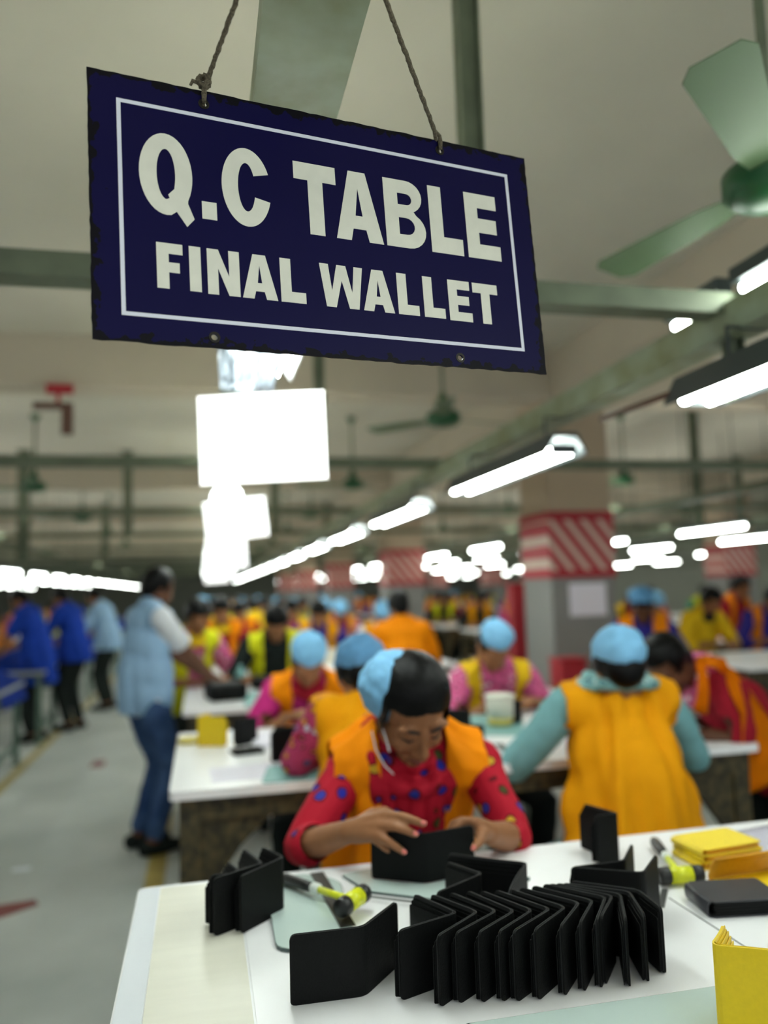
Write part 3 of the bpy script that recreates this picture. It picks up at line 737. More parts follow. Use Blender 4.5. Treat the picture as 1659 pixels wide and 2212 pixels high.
g1 = pz((584, 1955), (586, 2040), (700, 2085), (1010, 2040), (1010, 1912), (640, 1880))
a0 = onz(583, 1985, TS); a1 = onz(700, 2062, TS)
gl1 = [(a0.x, a1.y+.0), (a0.x, 1.755), (.70, 1.755), (.70, a1.y)]
gl1 = [tuple(onz(580, 1950, TS)[:2]), tuple(onz(592, 2065, TS)[:2]), tuple(onz(905, 2035, TS)[:2]), tuple(onz(905, 1945, TS)[:2])]
glass('rounded glass cutting plate under the yellow hammer', rounded(pz((575, 1925), (597, 2062), (770, 2045), (735, 1905), (640, 1890)), .035))
glass('thin glass plate under the wallet in the woman in red\'s hands', rounded(pz((735, 1893), (795, 1930), (1000, 1955), (1150, 1900), (1000, 1868), (800, 1880)), .012), th=.005)
glass('glass plate at the lower right corner of the nearest table', rounded([tuple(onz(1000, 2222, TS)[:2]), tuple(onz(1659, 2122, TS)[:2]), (1.1, .80), (.30, .80)], .01), th=.007)
# table joint line and steel rulers
def bar(name, label, cat, pa, pb, wd, th, m, z=TS, parts=None):
    a = onz(pa[0], pa[1], z); b = onz(pb[0], pb[1], z); L = (b-a).length
    t = bpy.data.objects.new(name, None)
    bm = bmesh.new(); box(bm, 0, -wd/2, 0, L, wd/2, th, bev=min(th, wd)*.2)
    o = bm_obj(name, bm, m, None, False); o.location = a; o.rotation_euler = (0, 0, atan2(b.y-a.y, b.x-a.x)); return props(o, label, cat)
bar('steel_ruler', 'dark steel ruler lying under the hammer head', 'ruler', (684, 1886), (752, 2002), .028, .0015, m_dsteel, TS+.0068)
bar('steel_rod', 'thin steel rod between hammer head and wallet row', 'rod', (778, 1936), (905, 1952), .004, .004, m_steel, TS+.006)
bar('steel_strip', 'small grey steel strip right of the wallet row', 'strip', (1436, 1922), (1428, 1960), .012, .002, m_steel)
bar('thread', 'thin grey thread lying between wallet row and yellow wallet', 'thread', (1445, 1940), (1619, 2052), .0016, .0012, m_steel)

# ================================================================== WALLETS
def wallet(label, F, A, B, h=.098, z=TS, m=m_black, group=None, inner=True, cat='wallet', lean=0., m_in=None, bulge=.0, pockets=3, clip=.118):
    """bifold wallet standing open; F and B are the free ends of its two halves, A its spine (plan points)"""
    F, A, B = [Vector((p[0], p[1])) for p in (F, A, B)]
    if (F-A).length > clip: F = A+(F-A).normalized()*clip
    if (B-A).length > clip: B = A+(B-A).normalized()*clip
    t = thing('wallet', label, cat, (A.x, A.y, z), 0, group)
    f = F-A; b = B-A; o_ = Vector((0, 0))
    uf, ub = f.normalized(), b.normalized(); mid = (uf+ub)
    ins = mid.normalized() if mid.length > .05 else Vector((-uf.y, uf.x))
    def path(rr, ef, eb, off):
        """plan centreline offset inwards by off"""
        base = ins*off/max(.35, sin(max(.2, uf.angle(ub)/2)))
        P = []
        nf = Vector((-uf.y, uf.x)); nf = nf if nf.dot(ins) > 0 else -nf
        nb = Vector((-ub.y, ub.x)); nb = nb if nb.dot(ins) > 0 else -nb
        for k in range(7):
            s_ = 1-k/6; l = rr+(f.length-ef-rr)*s_; P.append(base+uf*l+nf*bulge*sin(pi*s_))
        c0, c1 = P[-1], base+ub*rr
        for k in range(1, 6):
            t_ = k/6; P.append(c0*(1-t_)**2+base*2*t_*(1-t_)+c1*t_**2)
        for k in range(7):
            s_ = k/6; l = rr+(b.length-eb-rr)*s_; P.append(base+ub*l+nb*bulge*.6*sin(pi*s_))
        return P
    def strip(name, P, z0, z1, th, mm, parent, cr=.008):
        bm = bmesh.new(); n = len(P); cum = [0]
        for i in range(1, n): cum.append(cum[-1]+(P[i]-P[i-1]).length)
        # insert corner samples
        S = sorted(set([round(c, 5) for c in cum]+[cr*.15, cr*.5, cr, cum[-1]-cr, cum[-1]-cr*.5, cum[-1]-cr*.15]))
        def at(s_):
            for i in range(1, n):
                if s_ <= cum[i]+1e-9:
                    t_ = (s_-cum[i-1])/max(1e-9, cum[i]-cum[i-1]); return P[i-1].lerp(P[i], t_), (P[i]-P[i-1]).normalized()
            return P[-1], (P[-1]-P[-2]).normalized()
        cols = []
        for s_ in S:
            p, d = at(min(max(s_, 0), cum[-1])); nn = Vector((-d.y, d.x))*th/2
            e = min(s_, cum[-1]-s_); dz = cr-sqrt(max(0, cr*cr-(cr-e)**2)) if e < cr else 0
            cols.append([bm.verts.new((p.x+sg*nn.x, p.y+sg*nn.y, zz)) for sg in (1, -1) for zz in (z0+dz*.6, z1-dz)])
        for a_, c_ in zip(cols, cols[1:]):
            bm.faces.new((a_[0], c_[0], c_[1], a_[1])); bm.faces.new((a_[2], a_[3], c_[3], c_[2]))
            bm.faces.new((a_[1], c_[1], c_[3], a_[3])); bm.faces.new((a_[0], a_[2], c_[2], c_[0]))
        bm.faces.new((cols[0][0], cols[0][1], cols[0][3], cols[0][2])); bm.faces.new((cols[-1][0], cols[-1][2], cols[-1][3], cols[-1][1]))
        return bm_obj(name, bm, mm, parent, False)
    cov = strip('cover', path(.012, 0, 0, 0), 0, h, .0026, m, t)
    mi = m_in or m
    strip('seam', path(.012, .0015, .0015, .0022), .002, h+.0006, .0008, m_black2 if m is m_black else mi, cov)
    strip('lining', path(.011, .003, .003, .0036), .003, h-.004, .0012, mi, t)
    if inner:
        for who in ('f', 'b'):
            for k in range(pockets):
                P = path(.010, .004, .004, .0056+.0022*k)
                P = P[:8] if who == 'f' else P[10:]
                # stop short of the spine
                strip('card_pocket', P, .003, h-.008-.007*k, .0013, mi, t, .004)
    if lean: t.rotation_euler = (lean*uf.y, -lean*uf.x, 0)
    return t
def q7(x, y, z): return onz(850+x/2.7197, 1820+y/2.7197, z)
TT = TS+.098
rowF = [(45, 930), (275, 970), (385, 950), (520, 945), (640, 940), (725, 940), (850, 930), (1005, 905), (1120, 880), (1218, 860), (1245, 838), (1390, 855), (1500, 825), (1600, 775)]
rowA = [(380, 410), (500, 405), (610, 400), (715, 400), (820, 395), (925, 388), (1015, 378), (1095, 350), (1175, 338), (1250, 318), (1290, 310), (1335, 300), (1385, 285), (1440, 275)]
rowB = [(125, 300), (225, 300), (335, 290), (435, 280), (515, 280), (600, 275), (680, 268), (745, 262), (815, 250), (880, 240), (910, 238), (950, 236), (990, 235), (1040, 222)]
for k in range(14):
    F = q7(*rowF[k], TS); A = q7(*rowA[k], TT); B = q7(*rowB[k], TT)
    nm = {0: 'leftmost', 13: 'rightmost'}.get(k) or f'{ORD[k]} from the left'
    wallet(f'black wallet standing open, {nm} in the packed row of fourteen', F, A, B, group='black wallets standing in the packed row', pockets=2)
def q2(x, y, z): return onz(420+x/2.6758, 1720+y/2.6758, z)
def q3(x, y, z): return onz(840+x/2.0256, 1700+y/2.0256, z)
ZG = TS+.0065
G2 = 'black wallets at the left of the table'
wallet('black wallet standing open, front one of the left cluster', q2(245, 810, TS), q2(520, 350, TT), q2(392, 292, TT), group=G2)
wallet('black wallet standing open, middle one of the left cluster', q2(115, 812, TS), q2(395, 385, TT), q2(285, 302, TT), group=G2)
wallet('black wallet standing open, rear left one of the left cluster, mostly hidden', q2(95, 655, TS+.03), q2(275, 415, TT), q2(197, 352, TT), group=G2, h=.09)
wallet('black wallet standing open alone at the front, spine towards the camera', q2(555, 1212, TS), q2(985, 1155, TS), q2(1180, 975, TS), pockets=1)
def q3b(x, y): return q3(x, y, TS)
wallet('black wallet standing open with rounded spine behind the packed row', q3(258, 325, TT), q3(412, 378, TT), q3(180, 475, TT), pockets=1)
wallet('wide open black wallet behind the packed row, beside the held one', q3(262, 287, TT), q3(605, 330, TT), q3(530, 455, TT), clip=.17, bulge=.004)
wallet('black wallet standing upright farthest back on the nearest table', q3(868, 272, TS), q3(1018, 325, TS), q3(918, 338, TS), bulge=.0, h=.10)
wallet('black wallet standing open at the right end behind the row', q3(795, 350, TT), q3(1115, 375, TT), q3(1172, 295, TT), clip=.16)
wallet('narrow black wallet between the upright one and the right one', q3(1066, 248, TT), q3(1030, 322, TT), q3(800, 352, TT), clip=.15, pockets=1)
wallet('black wallet held open by the woman in red', onz(803, 1897, ZG), onz(917, 1908, ZG), onz(1030, 1885, ZG), h=.096, z=ZG, pockets=2)

# folded wallets lying flat
def lying(label, c, rz, L=.115, D=.092, th=.022, m=m_black, m_in=None, z=TS, layers=4, cat='wallet', sag=0.):
    t = thing('wallet', label, cat, (c[0], c[1], z), rz)
    def lay(name, x0, y0, x1, y1, z0, z1, mm, r=.008):
        bm = bmesh.new(); slab(bm, round_rect(x0, y0, x1, y1, r), z0, z1)
        return bm_obj(name, bm, mm, t, False)
    # wraparound cover: bottom, top and a round spine on the left
    lay('back_cover', 0, 0, L, D, 0, .003, m)
    lay('front_cover', .0, 0, L, D, th-.003, th, m)
    bm = bmesh.new(); prof = [(-.002+ -.006*sin(pi*k/6), th/2-cos(pi*k/6)*(th/2)) for k in range(7)]
    a_ = [bm.verts.new((x, .004, zz)) for x, zz in prof]+[bm.verts.new((x+.0028, .004, .002+(zz-.002)*.86)) for x, zz in prof[::-1]]
    b_ = [bm.verts.new((v.co.x, D-.004, v.co.z)) for v in a_]; n = len(a_)
    for k in range(n): bm.faces.new((a_[k], a_[(k+1) % n], b_[(k+1) % n], b_[k]))
    bm.faces.new(a_); bm.faces.new(b_[::-1]); bm_obj('spine', bm, m, t)
    for k in range(layers):
        z0 = .0038+(th-.0076)*k/layers
        lay('card_pocket', .003+.002*(k % 2), .002, L-.003-.003*(k % 2), D-.003, z0, z0+(th-.0076)/layers-.0006, m_in or m, .006)
    return t
w0 = onz(1540, 1985, TS)
lying('folded glossy black wallet lying at the right of the nearest table', (w0.x, w0.y), radians(-9), .135, .100, .029, m_blackgl, m_black)
w0 = onz(1500, 1868, TS)
st = onz(1518, 1886, TS)
for k in range(3):
    lying(['bottom', 'middle', 'top'][k]+' yellow wallet of the stack lying at the right', (st.x+.012+.004*(k % 2), st.y+.01-.004*k, 0), radians(2+2*k), .145, .105, .0145, m_yel2 if k == 2 else m_yel, m_yel3, z=TS+.0148*k, layers=2)
# open yellow wallet lying half raised
o1 = onz(1568, 1922, TS)
t = thing('wallet', 'open yellow wallet lying in front of the yellow stack', 'wallet', (o1.x+.005, o1.y-.008, TS), radians(3))
bm = bmesh.new(); slab(bm, round_rect(0, -.03, .16, .055, .006), 0, .004); bm_obj('lower_half', bm, m_yel, t, False)
for k in range(3):
    bm = bmesh.new(); slab(bm, round_rect(.004, -.027, .156, .038-.013*k, .005), .004+.0015*k, .0055+.0015*k); bm_obj('card_pocket', bm, m_yel, t, False)
bm = bmesh.new(); pr = [(.058+.004*cos(radians(a)), .004+.004*sin(radians(a))) for a in (-90, -30, 30)]+[(.052, .03), (.040, .045), (.020, .052), (.020, .0545), (.042, .048), (.056, .032), (.066, .008), (.066, .0), ]
a_ = [bm.verts.new((0, y_, z_)) for y_, z_ in pr]; b_ = [bm.verts.new((.16, y_, z_)) for y_, z_ in pr]; n = len(pr)
for k in range(n): bm.faces.new((a_[k], a_[(k+1) % n], b_[(k+1) % n], b_[k]))
bm.faces.new(a_); bm.faces.new(b_[::-1]); bm_obj('raised_half', bm, m_yel3, t)
# yellow wallet standing at the lower right corner
F = onz(1548, 2212+40, TS+.0075); A = onz(1548, 2236, TS+.0075)
ya = ony(1537, 2020, A.y)
hY = .115
Ay = onz(1540, 2300, TS)  # below the frame
def atz(px, py, z): return onz(px, py, z)
zt = TS+.0075+.115
pA = atz(1537, 2040, zt); pB = atz(1745, 2062, zt); pC = atz(1562, 1996, zt)
wallet('bright yellow wallet standing at the lower right corner', pB, pA, pC, h=.115, z=TS+.0075, m=m_yel, m_in=m_yel, bulge=.002, clip=.15)
# paper sheets at the right
bm = bmesh.new(); gr_ = []
p00 = Vector(onz(1560, 1878, TS)[:2]+(0,)) if False else onz(1575, 1880, TS); p01 = onz(1545, 1800, TS)
for i in range(9):
    r_ = []
    for j in range(9):
        u, v = j/8, i/8; p = p00.lerp(p01, v)+Vector((.30*u, -.03*u, 0)); p.z = TS+.001+.055*max(0, u-.1)**1.6*v**2
        r_.append(bm.verts.new(p-p00))
    gr_.append(r_)
for a, b in zip(gr_, gr_[1:]):
    for j in range(8): bm.faces.new((a[j], a[j+1], b[j+1], b[j]))
bmesh.ops.solidify(bm, geom=list(bm.faces), thickness=.0006)
o = bm_obj('paper_sheet', bm, m_paper); o.location = p00; props(o, 'white paper with its far edge curling up behind the yellow wallets at right', 'paper')

# ------------------------------------------------------------------ hammers
def hammer(label, head, hd, grip, group='yellow and black mallets', z=TS):
    """head: centre of the head, hd: unit direction along the head, grip: far end of the handle"""
    t = thing('mallet', label, 'hammer', head, 0, group)
    hd = Vector(hd).normalized(); g = Vector(grip)-Vector(head); gd = g.normalized()
    R_ = .0165
    bm = bmesh.new(); tube(bm, [-hd*.022, hd*.022], R_*1.0, 18); bm_obj('head_sleeve', bm, m_hyel, t)
    for s in (-1, 1):
        bm = bmesh.new(); tube(bm, [hd*s*.0215, hd*s*.024, hd*s*.041, hd*s*.045], [R_*.9, R_*1.05, R_*1.02, R_*.88], 18); bm_obj('striking_face', bm, m_rubber, t)
    bm = bmesh.new(); tube(bm, [gd*.012, gd*.105], .0065, 12); bm_obj('shaft', bm, m_hyel, t)
    bm = bmesh.new(); tube(bm, [gd*.100, gd*.105, gd*.118, gd*.122], [.008, .011, .011, .009], 14); bm_obj('collar', bm, m_hwhite, t)
    bm = bmesh.new(); tube(bm, [gd*.12, gd*.15, gd*.21, gd*.228], [.009, .0105, .0115, .008], 14); bm_obj('grip', bm, m_rubber, t)
    return t
hc = onz(762, 1945, TS+.03); ga = onz(745, 1965, TS+.03); gb = onz(785, 1937, TS+.03)
hammer('yellow and black mallet lying in the middle of the glass plate', hc, (gb-ga), onz(600, 1893, TS+.016))
hc = onz(1470, 1890, TS+.0185); ga = onz(1440, 1892, TS+.0185); gb = onz(1505, 1888, TS+.0185)
hammer('yellow and black mallet lying left of the yellow wallets', hc, (gb-ga), onz(1400, 1800, TS+.014))

# things on the second table
def solid(name, label, cat, loc, dims, m, rz=0, bev=.004, lid=None):
    bm = bmesh.new(); box(bm, -dims[0]/2, -dims[1]/2, 0, dims[0]/2, dims[1]/2, dims[2], bev=bev)
    o = bm_obj(name, bm, m, None, False); o.location = loc; o.rotation_euler = (0, 0, rz); return props(o, label, cat)
a = onz(425, 1612, TZ); b = onz(495, 1612, TZ)
wallet('yellow wallet standing on the second table', b, a, (a.x+.05, a.y+.08), h=.115, z=TZ, m=m_yel, m_in=m_yel)
a = onz(505, 1615, TZ); b = onz(560, 1605, TZ)
wallet('black wallet standing right of the yellow one on the second table', a, (b.x, b.y+.03), (a.x+.01, a.y+.09), h=.10, z=TZ, pockets=1)
lying('black wallet lying flat in front of the yellow one on the second table', onz(512, 1634, TZ)[:2], radians(12), .11, .09, .014, m_black, z=TZ, layers=2)
a = onz(590, 1650, TZ); b = onz(645, 1640, TZ)
wallet('black wallet standing on the teal mat by the floral sleeve', a, (b.x, b.y), (a.x+.02, a.y+.10), h=.11, z=TZ+.004, pockets=1)
c = onz(650, 1668, TZ)
plate('cutting_mat', 'teal cutting mat under the floral sleeve on the second table', 'mat', rounded([(c.x-.14, 2.615), (c.x+.22, 2.615), (c.x+.25, 2.85), (c.x-.10, 2.85)], .03), TZ, TZ+.004, m_mat)
c = onz(470, 1660, TZ)
plate('paper_sheet', 'white paper lying on the front of the second table', 'paper', [(c.x-.02, 2.68), (c.x+.27, 2.70), (c.x+.26, 2.92), (c.x-.03, 2.90)], TZ, TZ+.001, m_paper)
c = onz(600, 1582, TZ)
plate('paper_sheet', 'white paper lying at the rear of the second table by the black wallet', 'paper', [(c.x-.12, 3.2), (c.x+.16, 3.2), (c.x+.16, 3.5), (c.x-.12, 3.48)], TZ, TZ+.012, m_paper)
# small roll of tape left of the yellow wallet
c = onz(408, 1600, TZ+.01)
bm = bmesh.new()
for r_ in (.035,):
    tube(bm, [(r_*cos(radians(a)), r_*sin(radians(a)), .012) for a in range(0, 361, 20)], .011, 8)
o = bm_obj('tape_roll', bm, m_tuby); o.location = (c.x, c.y, TZ); props(o, 'small tape roll left of the yellow wallet on the second table', 'tape')
# plastic tub in front of the woman in pink
c = onz(1087, 1568, TZ)
t = thing('plastic_tub', 'white plastic tub before the woman in pink', 'tub', (c.x, c.y+.03, TZ))
bm = bmesh.new(); tube(bm, [(0, 0, 0), (0, 0, .035)], [.052, .056], 20); bm_obj('base', bm, m_tuby, t)
bm = bmesh.new(); tube(bm, [(0, 0, .035), (0, 0, .115), (0, 0, .118)], [.056, .062, .060], 20); bm_obj('wall', bm, m_tub, t)
bm = bmesh.new(); tube(bm, [(0, 0, .117), (0, 0, .121), (0, 0, .128), (0, 0, .13)], [.064, .066, .066, .06], 20); bm_obj('lid', bm, m_tub, t)
bar('steel_ruler', 'steel ruler lying on the second table behind the woman in red', 'ruler', (1075, 1608), (1120, 1640), .03, .003, m_dsteel, TZ)
for k, (px, py, rz_, lb) in enumerate(((1020, 1585, .3, 'black wallet pile left of the white tub'), (1130, 1560, -.5, 'black wallets standing right of the white tub'), (1050, 1625, .1, 'black wallet behind the woman in red, near her shoulder'))):
    c = onz(px, py, TZ)
    wallet(lb, (c.x-.1, c.y-.05), (c.x, c.y), (c.x-.09, c.y+.06), z=TZ, pockets=1)
plate('glass_plate', 'pale green glass plate under the white tub', 'glass plate', rounded([tuple(onz(985, 1590, TZ)[:2]), tuple(onz(1130, 1590, TZ)[:2]), tuple(onz(1130, 1545, TZ)[:2]), tuple(onz(1000, 1545, TZ)[:2])], .02), TZ, TZ+.001, m_mat)
# third table
c = onz(470, 1520, TZ)
solid('wallet_heap', 'black wallets heaped at the left of the third table', 'wallets', (c.x+.05, c.y+.15, TZ), (.22, .2, .10), m_black, .2, .03)
plate('glass_plate', 'teal glass plate across the third table', 'glass plate', [(.22, 4.36), (1.3, 4.36), (1.3, 4.9), (.25, 4.95)], TZ, TZ+.006, m_mat)
c = onz(590, 1490, TZ)
solid('black_pouch', 'black pouches on the teal plate of the third table', 'wallets', (c.x, c.y+.1, TZ+.006), (.26, .18, .07), m_black, -.1, .025)
c = onz(520, 1478, TZ)
bm = bmesh.new(); tube(bm, [(0, 0, 0), (0, 0, .07), (0, 0, .09), (0, 0, .12)], [.035, .035, .015, .013], 14)
o = bm_obj('bottle', bm, m_mat); o.location = (c.x, c.y, TZ+.006); props(o, 'pale teal plastic bottle standing on the third table', 'bottle')

# red fire equipment beside the nearest column
c = onz(1225, 1500, .35)
t = thing('fire_bucket_box', 'red fire box standing before the nearest column', 'box', (2.86, 6.0, 0))
bm = bmesh.new(); box(bm, -.11, -.11, 0, .11, .11, .88, bev=.01); bm_obj('body', bm, m_redpaint, t, False)
bm = bmesh.new(); box(bm, -.12, -.12, .88, .12, .12, .91, bev=.01); bm_obj('lid', bm, m_redpaint, t, False)
t = thing('fire_cabinet', 'red fire cabinet with blue extinguisher left of the nearest column', 'cabinet', (3.2, 7.6, 0))
bm = bmesh.new(); box(bm, -.16, -.02, .7, .16, .10, 1.52); bm_obj('back_panel', bm, m_redpaint, t, False)
bm = bmesh.new(); tube(bm, [(.06, -.08, .92), (.06, -.08, .95), (.06, -.08, 1.25), (.06, -.08, 1.31), (.06, -.08, 1.35)], [.05, .065, .065, .04, .02], 16); bm_obj('extinguisher', bm, mat('ext_blue', rgb(60, 120, 170), .4), t)
bm = bmesh.new(); tube(bm, [(-.1, .03, 0), (-.1, .03, .7)], .02, 8); bm_obj('foot', bm, m_redpaint, t)
bm = bmesh.new(); tube(bm, [(.1, .03, 0), (.1, .03, .7)], .02, 8); bm_obj('foot', bm, m_redpaint, t)

# ------------------------------------------------------------------ sewing line on the left of the aisle
def sewing_station(label, x, y, group='sewing tables left of the aisle'):
    t = thing('sewing_table', label, 'sewing table', (x, y, 0), 0, group)
    bm = bmesh.new(); slab(bm, round_rect(-1.15, 0, 0, 1.0, .03), .72, .75); bm_obj('tabletop', bm, m_machine, t, False)
    for xx in (-1.1, -.08):
        for y_ in (.06, .9):
            bm = bmesh.new(); box(bm, xx, y_, 0, xx+.05, y_+.05, .72); bm_obj('leg', bm, m_frameg, t, False)
    bm = bmesh.new(); box(bm, -.09, .11, .14, -.05, .90, .18); bm_obj('foot_rail', bm, m_frameg, t, False)
    bm = bmesh.new(); box(bm, -.09, .11, .58, -.05, .90, .68); bm_obj('side_rail', bm, m_frameg, t, False)
    bm = bmesh.new(); box(bm, -.85, .3, .35, -.25, .72, .64, bev=.03); bm_obj('motor_box', bm, m_frameg, t, False)
    return t
def cloth_heap(label, x, y, seed, m=m_blue, w_=.95, d_=.8, h_=.10, z=.75):
    bm = bmesh.new(); n = 18; g = []
    for i in range(n+1):
        r_ = []
        for j in range(n+1):
            u, v = i/n*2-1, j/n*2-1; e = max(0, 1-max(abs(u), abs(v))**4)
            r_.append(bm.verts.new((u*w_/2, v*d_/2, .004+e*h_*max(.1, .55+.9*noise.noise(Vector((u*1.6+seed, v*1.6, seed)))) - (.16 if i == n else .0))))
        g.append(r_)
    for i in range(n):
        for j in range(n): bm.faces.new((g[i][j], g[i+1][j], g[i+1][j+1], g[i][j+1]))
    bmesh.ops.solidify(bm, geom=list(bm.faces), thickness=.006)
    o = bm_obj('cloth_heap', bm, m); o.location = (x, y, z+.008)
    props(o, label, 'cloth', 'blue cloth heaps on the sewing tables'); return o
def sewing_machine(label, x, y, z=.75):
    t = thing('sewing_machine', label, 'sewing machine', (x, y, z), radians(90), 'sewing machines on the left line')
    bm = bmesh.new(); box(bm, -.24, -.08, 0, .24, .08, .035, bev=.008); bm_obj('bed', bm, m_machine, t, False)
    bm = bmesh.new(); box(bm, .14, -.05, .035, .23, .05, .30, bev=.015); box(bm, -.22, -.04, .215, .15, .04, .30, bev=.015); box(bm, -.22, -.035, .10, -.15, .035, .22, bev=.01); bm_obj('arm', bm, m_whitecl, t, False)
    bm = bmesh.new(); tube(bm, [(.235, 0, .255), (.27, 0, .255)], .055, 18); bm_obj('hand_wheel', bm, m_rubber, t)
    bm = bmesh.new(); tube(bm, [(-.185, 0, .04), (-.185, 0, .10)], .004, 8); bm_obj('needle_bar', bm, m_steel, t)
    bm = bmesh.new(); tube(bm, [(.02, .02, .30), (.02, .02, .37)], [.022, .014], 12); bm_obj('thread_spool', bm, m_blue, t)
    return t
ss = sm = None
for k in range(12):
    y = 5.2+1.9*k
    lb = f'grey sewing table with green frame, {ORD[k]} left of the aisle'
    ss = sewing_station(lb, -1.60, y) if ss is None else ss
    if k:
        q = copy_tree(ss, None, lb); q.location = (-1.60, y, 0)
    cloth_heap(f'blue cloth heap on the {ORD[k]} sewing table left of the aisle', -2.06, y+.5, k*3.7, w_=.98, d_=.92, h_=.16)
    lb = f'grey sewing machine on the {ORD[k]} table left of the aisle'
    if sm is None: sm = sewing_machine(lb, -2.72, y+.5)
    else: copy_tree(sm, None, lb).location = (-2.72, y+.5, .75)
for k in range(8):
    q = copy_tree(ss, None, f'sewing table in the second line left of the aisle, {ORD[k]}'); q.location = (-4.3, 7.4+2.1*k, 0)
    copy_tree(sm, None, f'sewing machine in the second line left of the aisle, {ORD[k]}').location = (-4.9, 7.9+2.1*k, .75)

# ================================================================== PEOPLE
def frame_from(fwd, up):
    f = Vector(fwd).normalized(); u = Vector(up); u = (u-f*u.dot(f)).normalized(); r = f.cross(u)
    return Matrix((r, f, u)).transposed()      # columns: right, forward, up
def ik(a, b, l1, l2, pole):
    """elbow or knee between a and b, bending towards pole"""
    d = b-a; L = min(d.length, (l1+l2)*.999); dn = d.normalized()
    x = (l1*l1-l2*l2+L*L)/(2*L); h_ = sqrt(max(0, l1*l1-x*x)); p = Vector(pole); p = (p-dn*p.dot(dn)).normalized()
    return a+dn*x+p*h_
def add_head(bm, C, R, detail=1.0):
    """head of height .225 round centre C; R columns right, forward, up"""
    P = lambda x, y, z: C+R @ Vector((x, y, z))
    ell(bm, P(0, -.010, .022), (.073, .090, .086), R, 18, 12)
    ell(bm, P(0, .030, -.030), (.060, .062, .080), R, 18, 12)
    ell(bm, P(0, .052, -.088), (.038, .036, .030), R)
    ell(bm, P(0, .070, -.104), (.020, .018, .015), R)
    for s in (-1, 1):
        ell(bm, P(s*.033, .062, -.040), (.026, .022, .026), R)
        ell(bm, P(s*.052, .012, -.062), (.016, .036, .030), R)
        ell(bm, P(s*.033, .072, .020), (.028, .012, .010), R)      # brow
        ell(bm, P(s*.072, -.004, -.012), (.008, .018, .030), R, 10, 7)   # ear
        ell(bm, P(s*.0115, .098, -.046), (.0085, .010, .0075), R, 8, 6)  # nostril wing
    tube(bm, [P(0, .082, .010), P(0, .094, -.015), P(0, .107, -.036), P(0, .108, -.044)], [.008, .009, .0115, .011], 10, 'round')
    tube(bm, [P(-.019, .083, -.073), P(0, .094, -.069), P(.019, .083, -.073)], [.004, .0075, .004], 8, 'round')
    tube(bm, [P(-.016, .083, -.080), P(0, .092, -.082), P(.016, .083, -.080)], [.004, .0075, .004], 8, 'round')
    for s in (-1, 1): ell(bm, P(s*.031, .074, -.001), (.0155, .011, .012), R, 10, 7)   # lowered lids
def face_parts(C, R, parent, O):
    P = lambda x, y, z: C+R @ Vector((x, y, z))-O
    for s in (-1, 1):
        bm = bmesh.new(); tube(bm, [P(s*.014, .088, .018), P(s*.030, .088, .025), P(s*.048, .074, .019)], [.003, .0042, .002], 8, 'round'); bm_obj('eyebrow', bm, m_lash, parent)
        bm = bmesh.new(); tube(bm, [P(s*.017, .084, -.008), P(s*.031, .0865, -.011), P(s*.046, .076, -.006)], [.0018, .0026, .0018], 8, 'round'); bm_obj('eyelashes', bm, m_lash, parent)
    bm = bmesh.new(); tube(bm, [P(-.021, .086, -.0755), P(-.008, .097, -.071), P(0, .099, -.0725), P(.008, .097, -.071), P(.021, .086, -.0755)], [.001, .004, .0038, .004, .001], 8, 'round')
    tube(bm, [P(-.018, .086, -.079), P(0, .097, -.083), P(.018, .086, -.079)], [.001, .0048, .001], 8, 'round'); bm_obj('lips', bm, m_lip, parent)
def add_hand(bm, W, R, side, curl=.5, r=.0078, sc=1.0):
    """hand from wrist W; R columns: towards the thumb, towards the fingers, back of the hand"""
    P = lambda x, y, z: W+R @ Vector((x*sc, y*sc, z*sc))
    k = [(.028, .088), (.009, .094), (-.011, .090), (-.029, .080)]
    for i, (x, y) in enumerate(k):
        tube(bm, [P(x*.45, .0, 0), P(x*.8, .045, .002), P(x, y, .003)], [.0165*sc, .0135*sc, .011*sc], 9, 'round')
    ell(bm, P(.012, .035, -.007), (.022*sc, .034*sc, .013*sc), R, 12, 8)
    lens = [(.040, .025, .020), (.044, .028, .021), (.041, .026, .020), (.032, .020, .018)]
    for (x, y), L in zip(k, lens):
        p = Vector((x, y, .002)); a = -curl*.5; pts = [P(*p)]
        sp = x*.9
        for j, l in enumerate(L):
            a_ = a-curl*(.35+.75*j); d = Vector((sp*(1-j*.35)*1.0, cos(a_), sin(a_))).normalized(); p = p+d*l; pts.append(P(*p))
        tube(bm, pts, [r*1.12*sc, r*1.03*sc, r*.95*sc, r*.8*sc], 9, 'round')
    tube(bm, [P(.016, .012, -.006), P(.040, .040, -.014), P(.052, .068, -.022), P(.052, .092, -.030)], [.014*sc, .012*sc, r*1.15*sc, r*.95*sc], 9, 'round')

def torso(bm, J, grow=0., arms=False, waist=1.0):
    """pelvis, belly, chest, shoulders as closed overlapping solids in the spine's frame"""
    pel, chest, nb = J['pelvis'], J['chest'], J['neckbase']; sR = J['sf']   # 3x3 right, forward, up of the chest
    pR = J['pf']
    ell(bm, pel, (.165+grow, .120+grow, .115+grow), pR, 20, 12)
    mid = pel.lerp(chest, .45); mR = frame_from((pR.col[1]+sR.col[1]), (pR.col[2]+sR.col[2]))
    ell(bm, mid, (.140*waist+grow, .102+grow, .15+grow), mR, 20, 12)
    ell(bm, chest, (.150+grow, .108+grow, .15+grow), sR, 20, 12)
    up_ = chest.lerp(nb, .62); ell(bm, up_, (.140+grow, .085+grow, .085+grow), sR, 20, 12)
    L, R_ = J['shl'], J['shr']
    for s in (L, R_):
        tube(bm, [up_.lerp(nb, .3), s], [.062+grow, .050+grow], 12, 'round')
        tube(bm, [nb+sR.col[2]*.035, nb.lerp(s, .55), s], [.045+grow*.7, .046+grow*.8, .046+grow], 12, 'round')
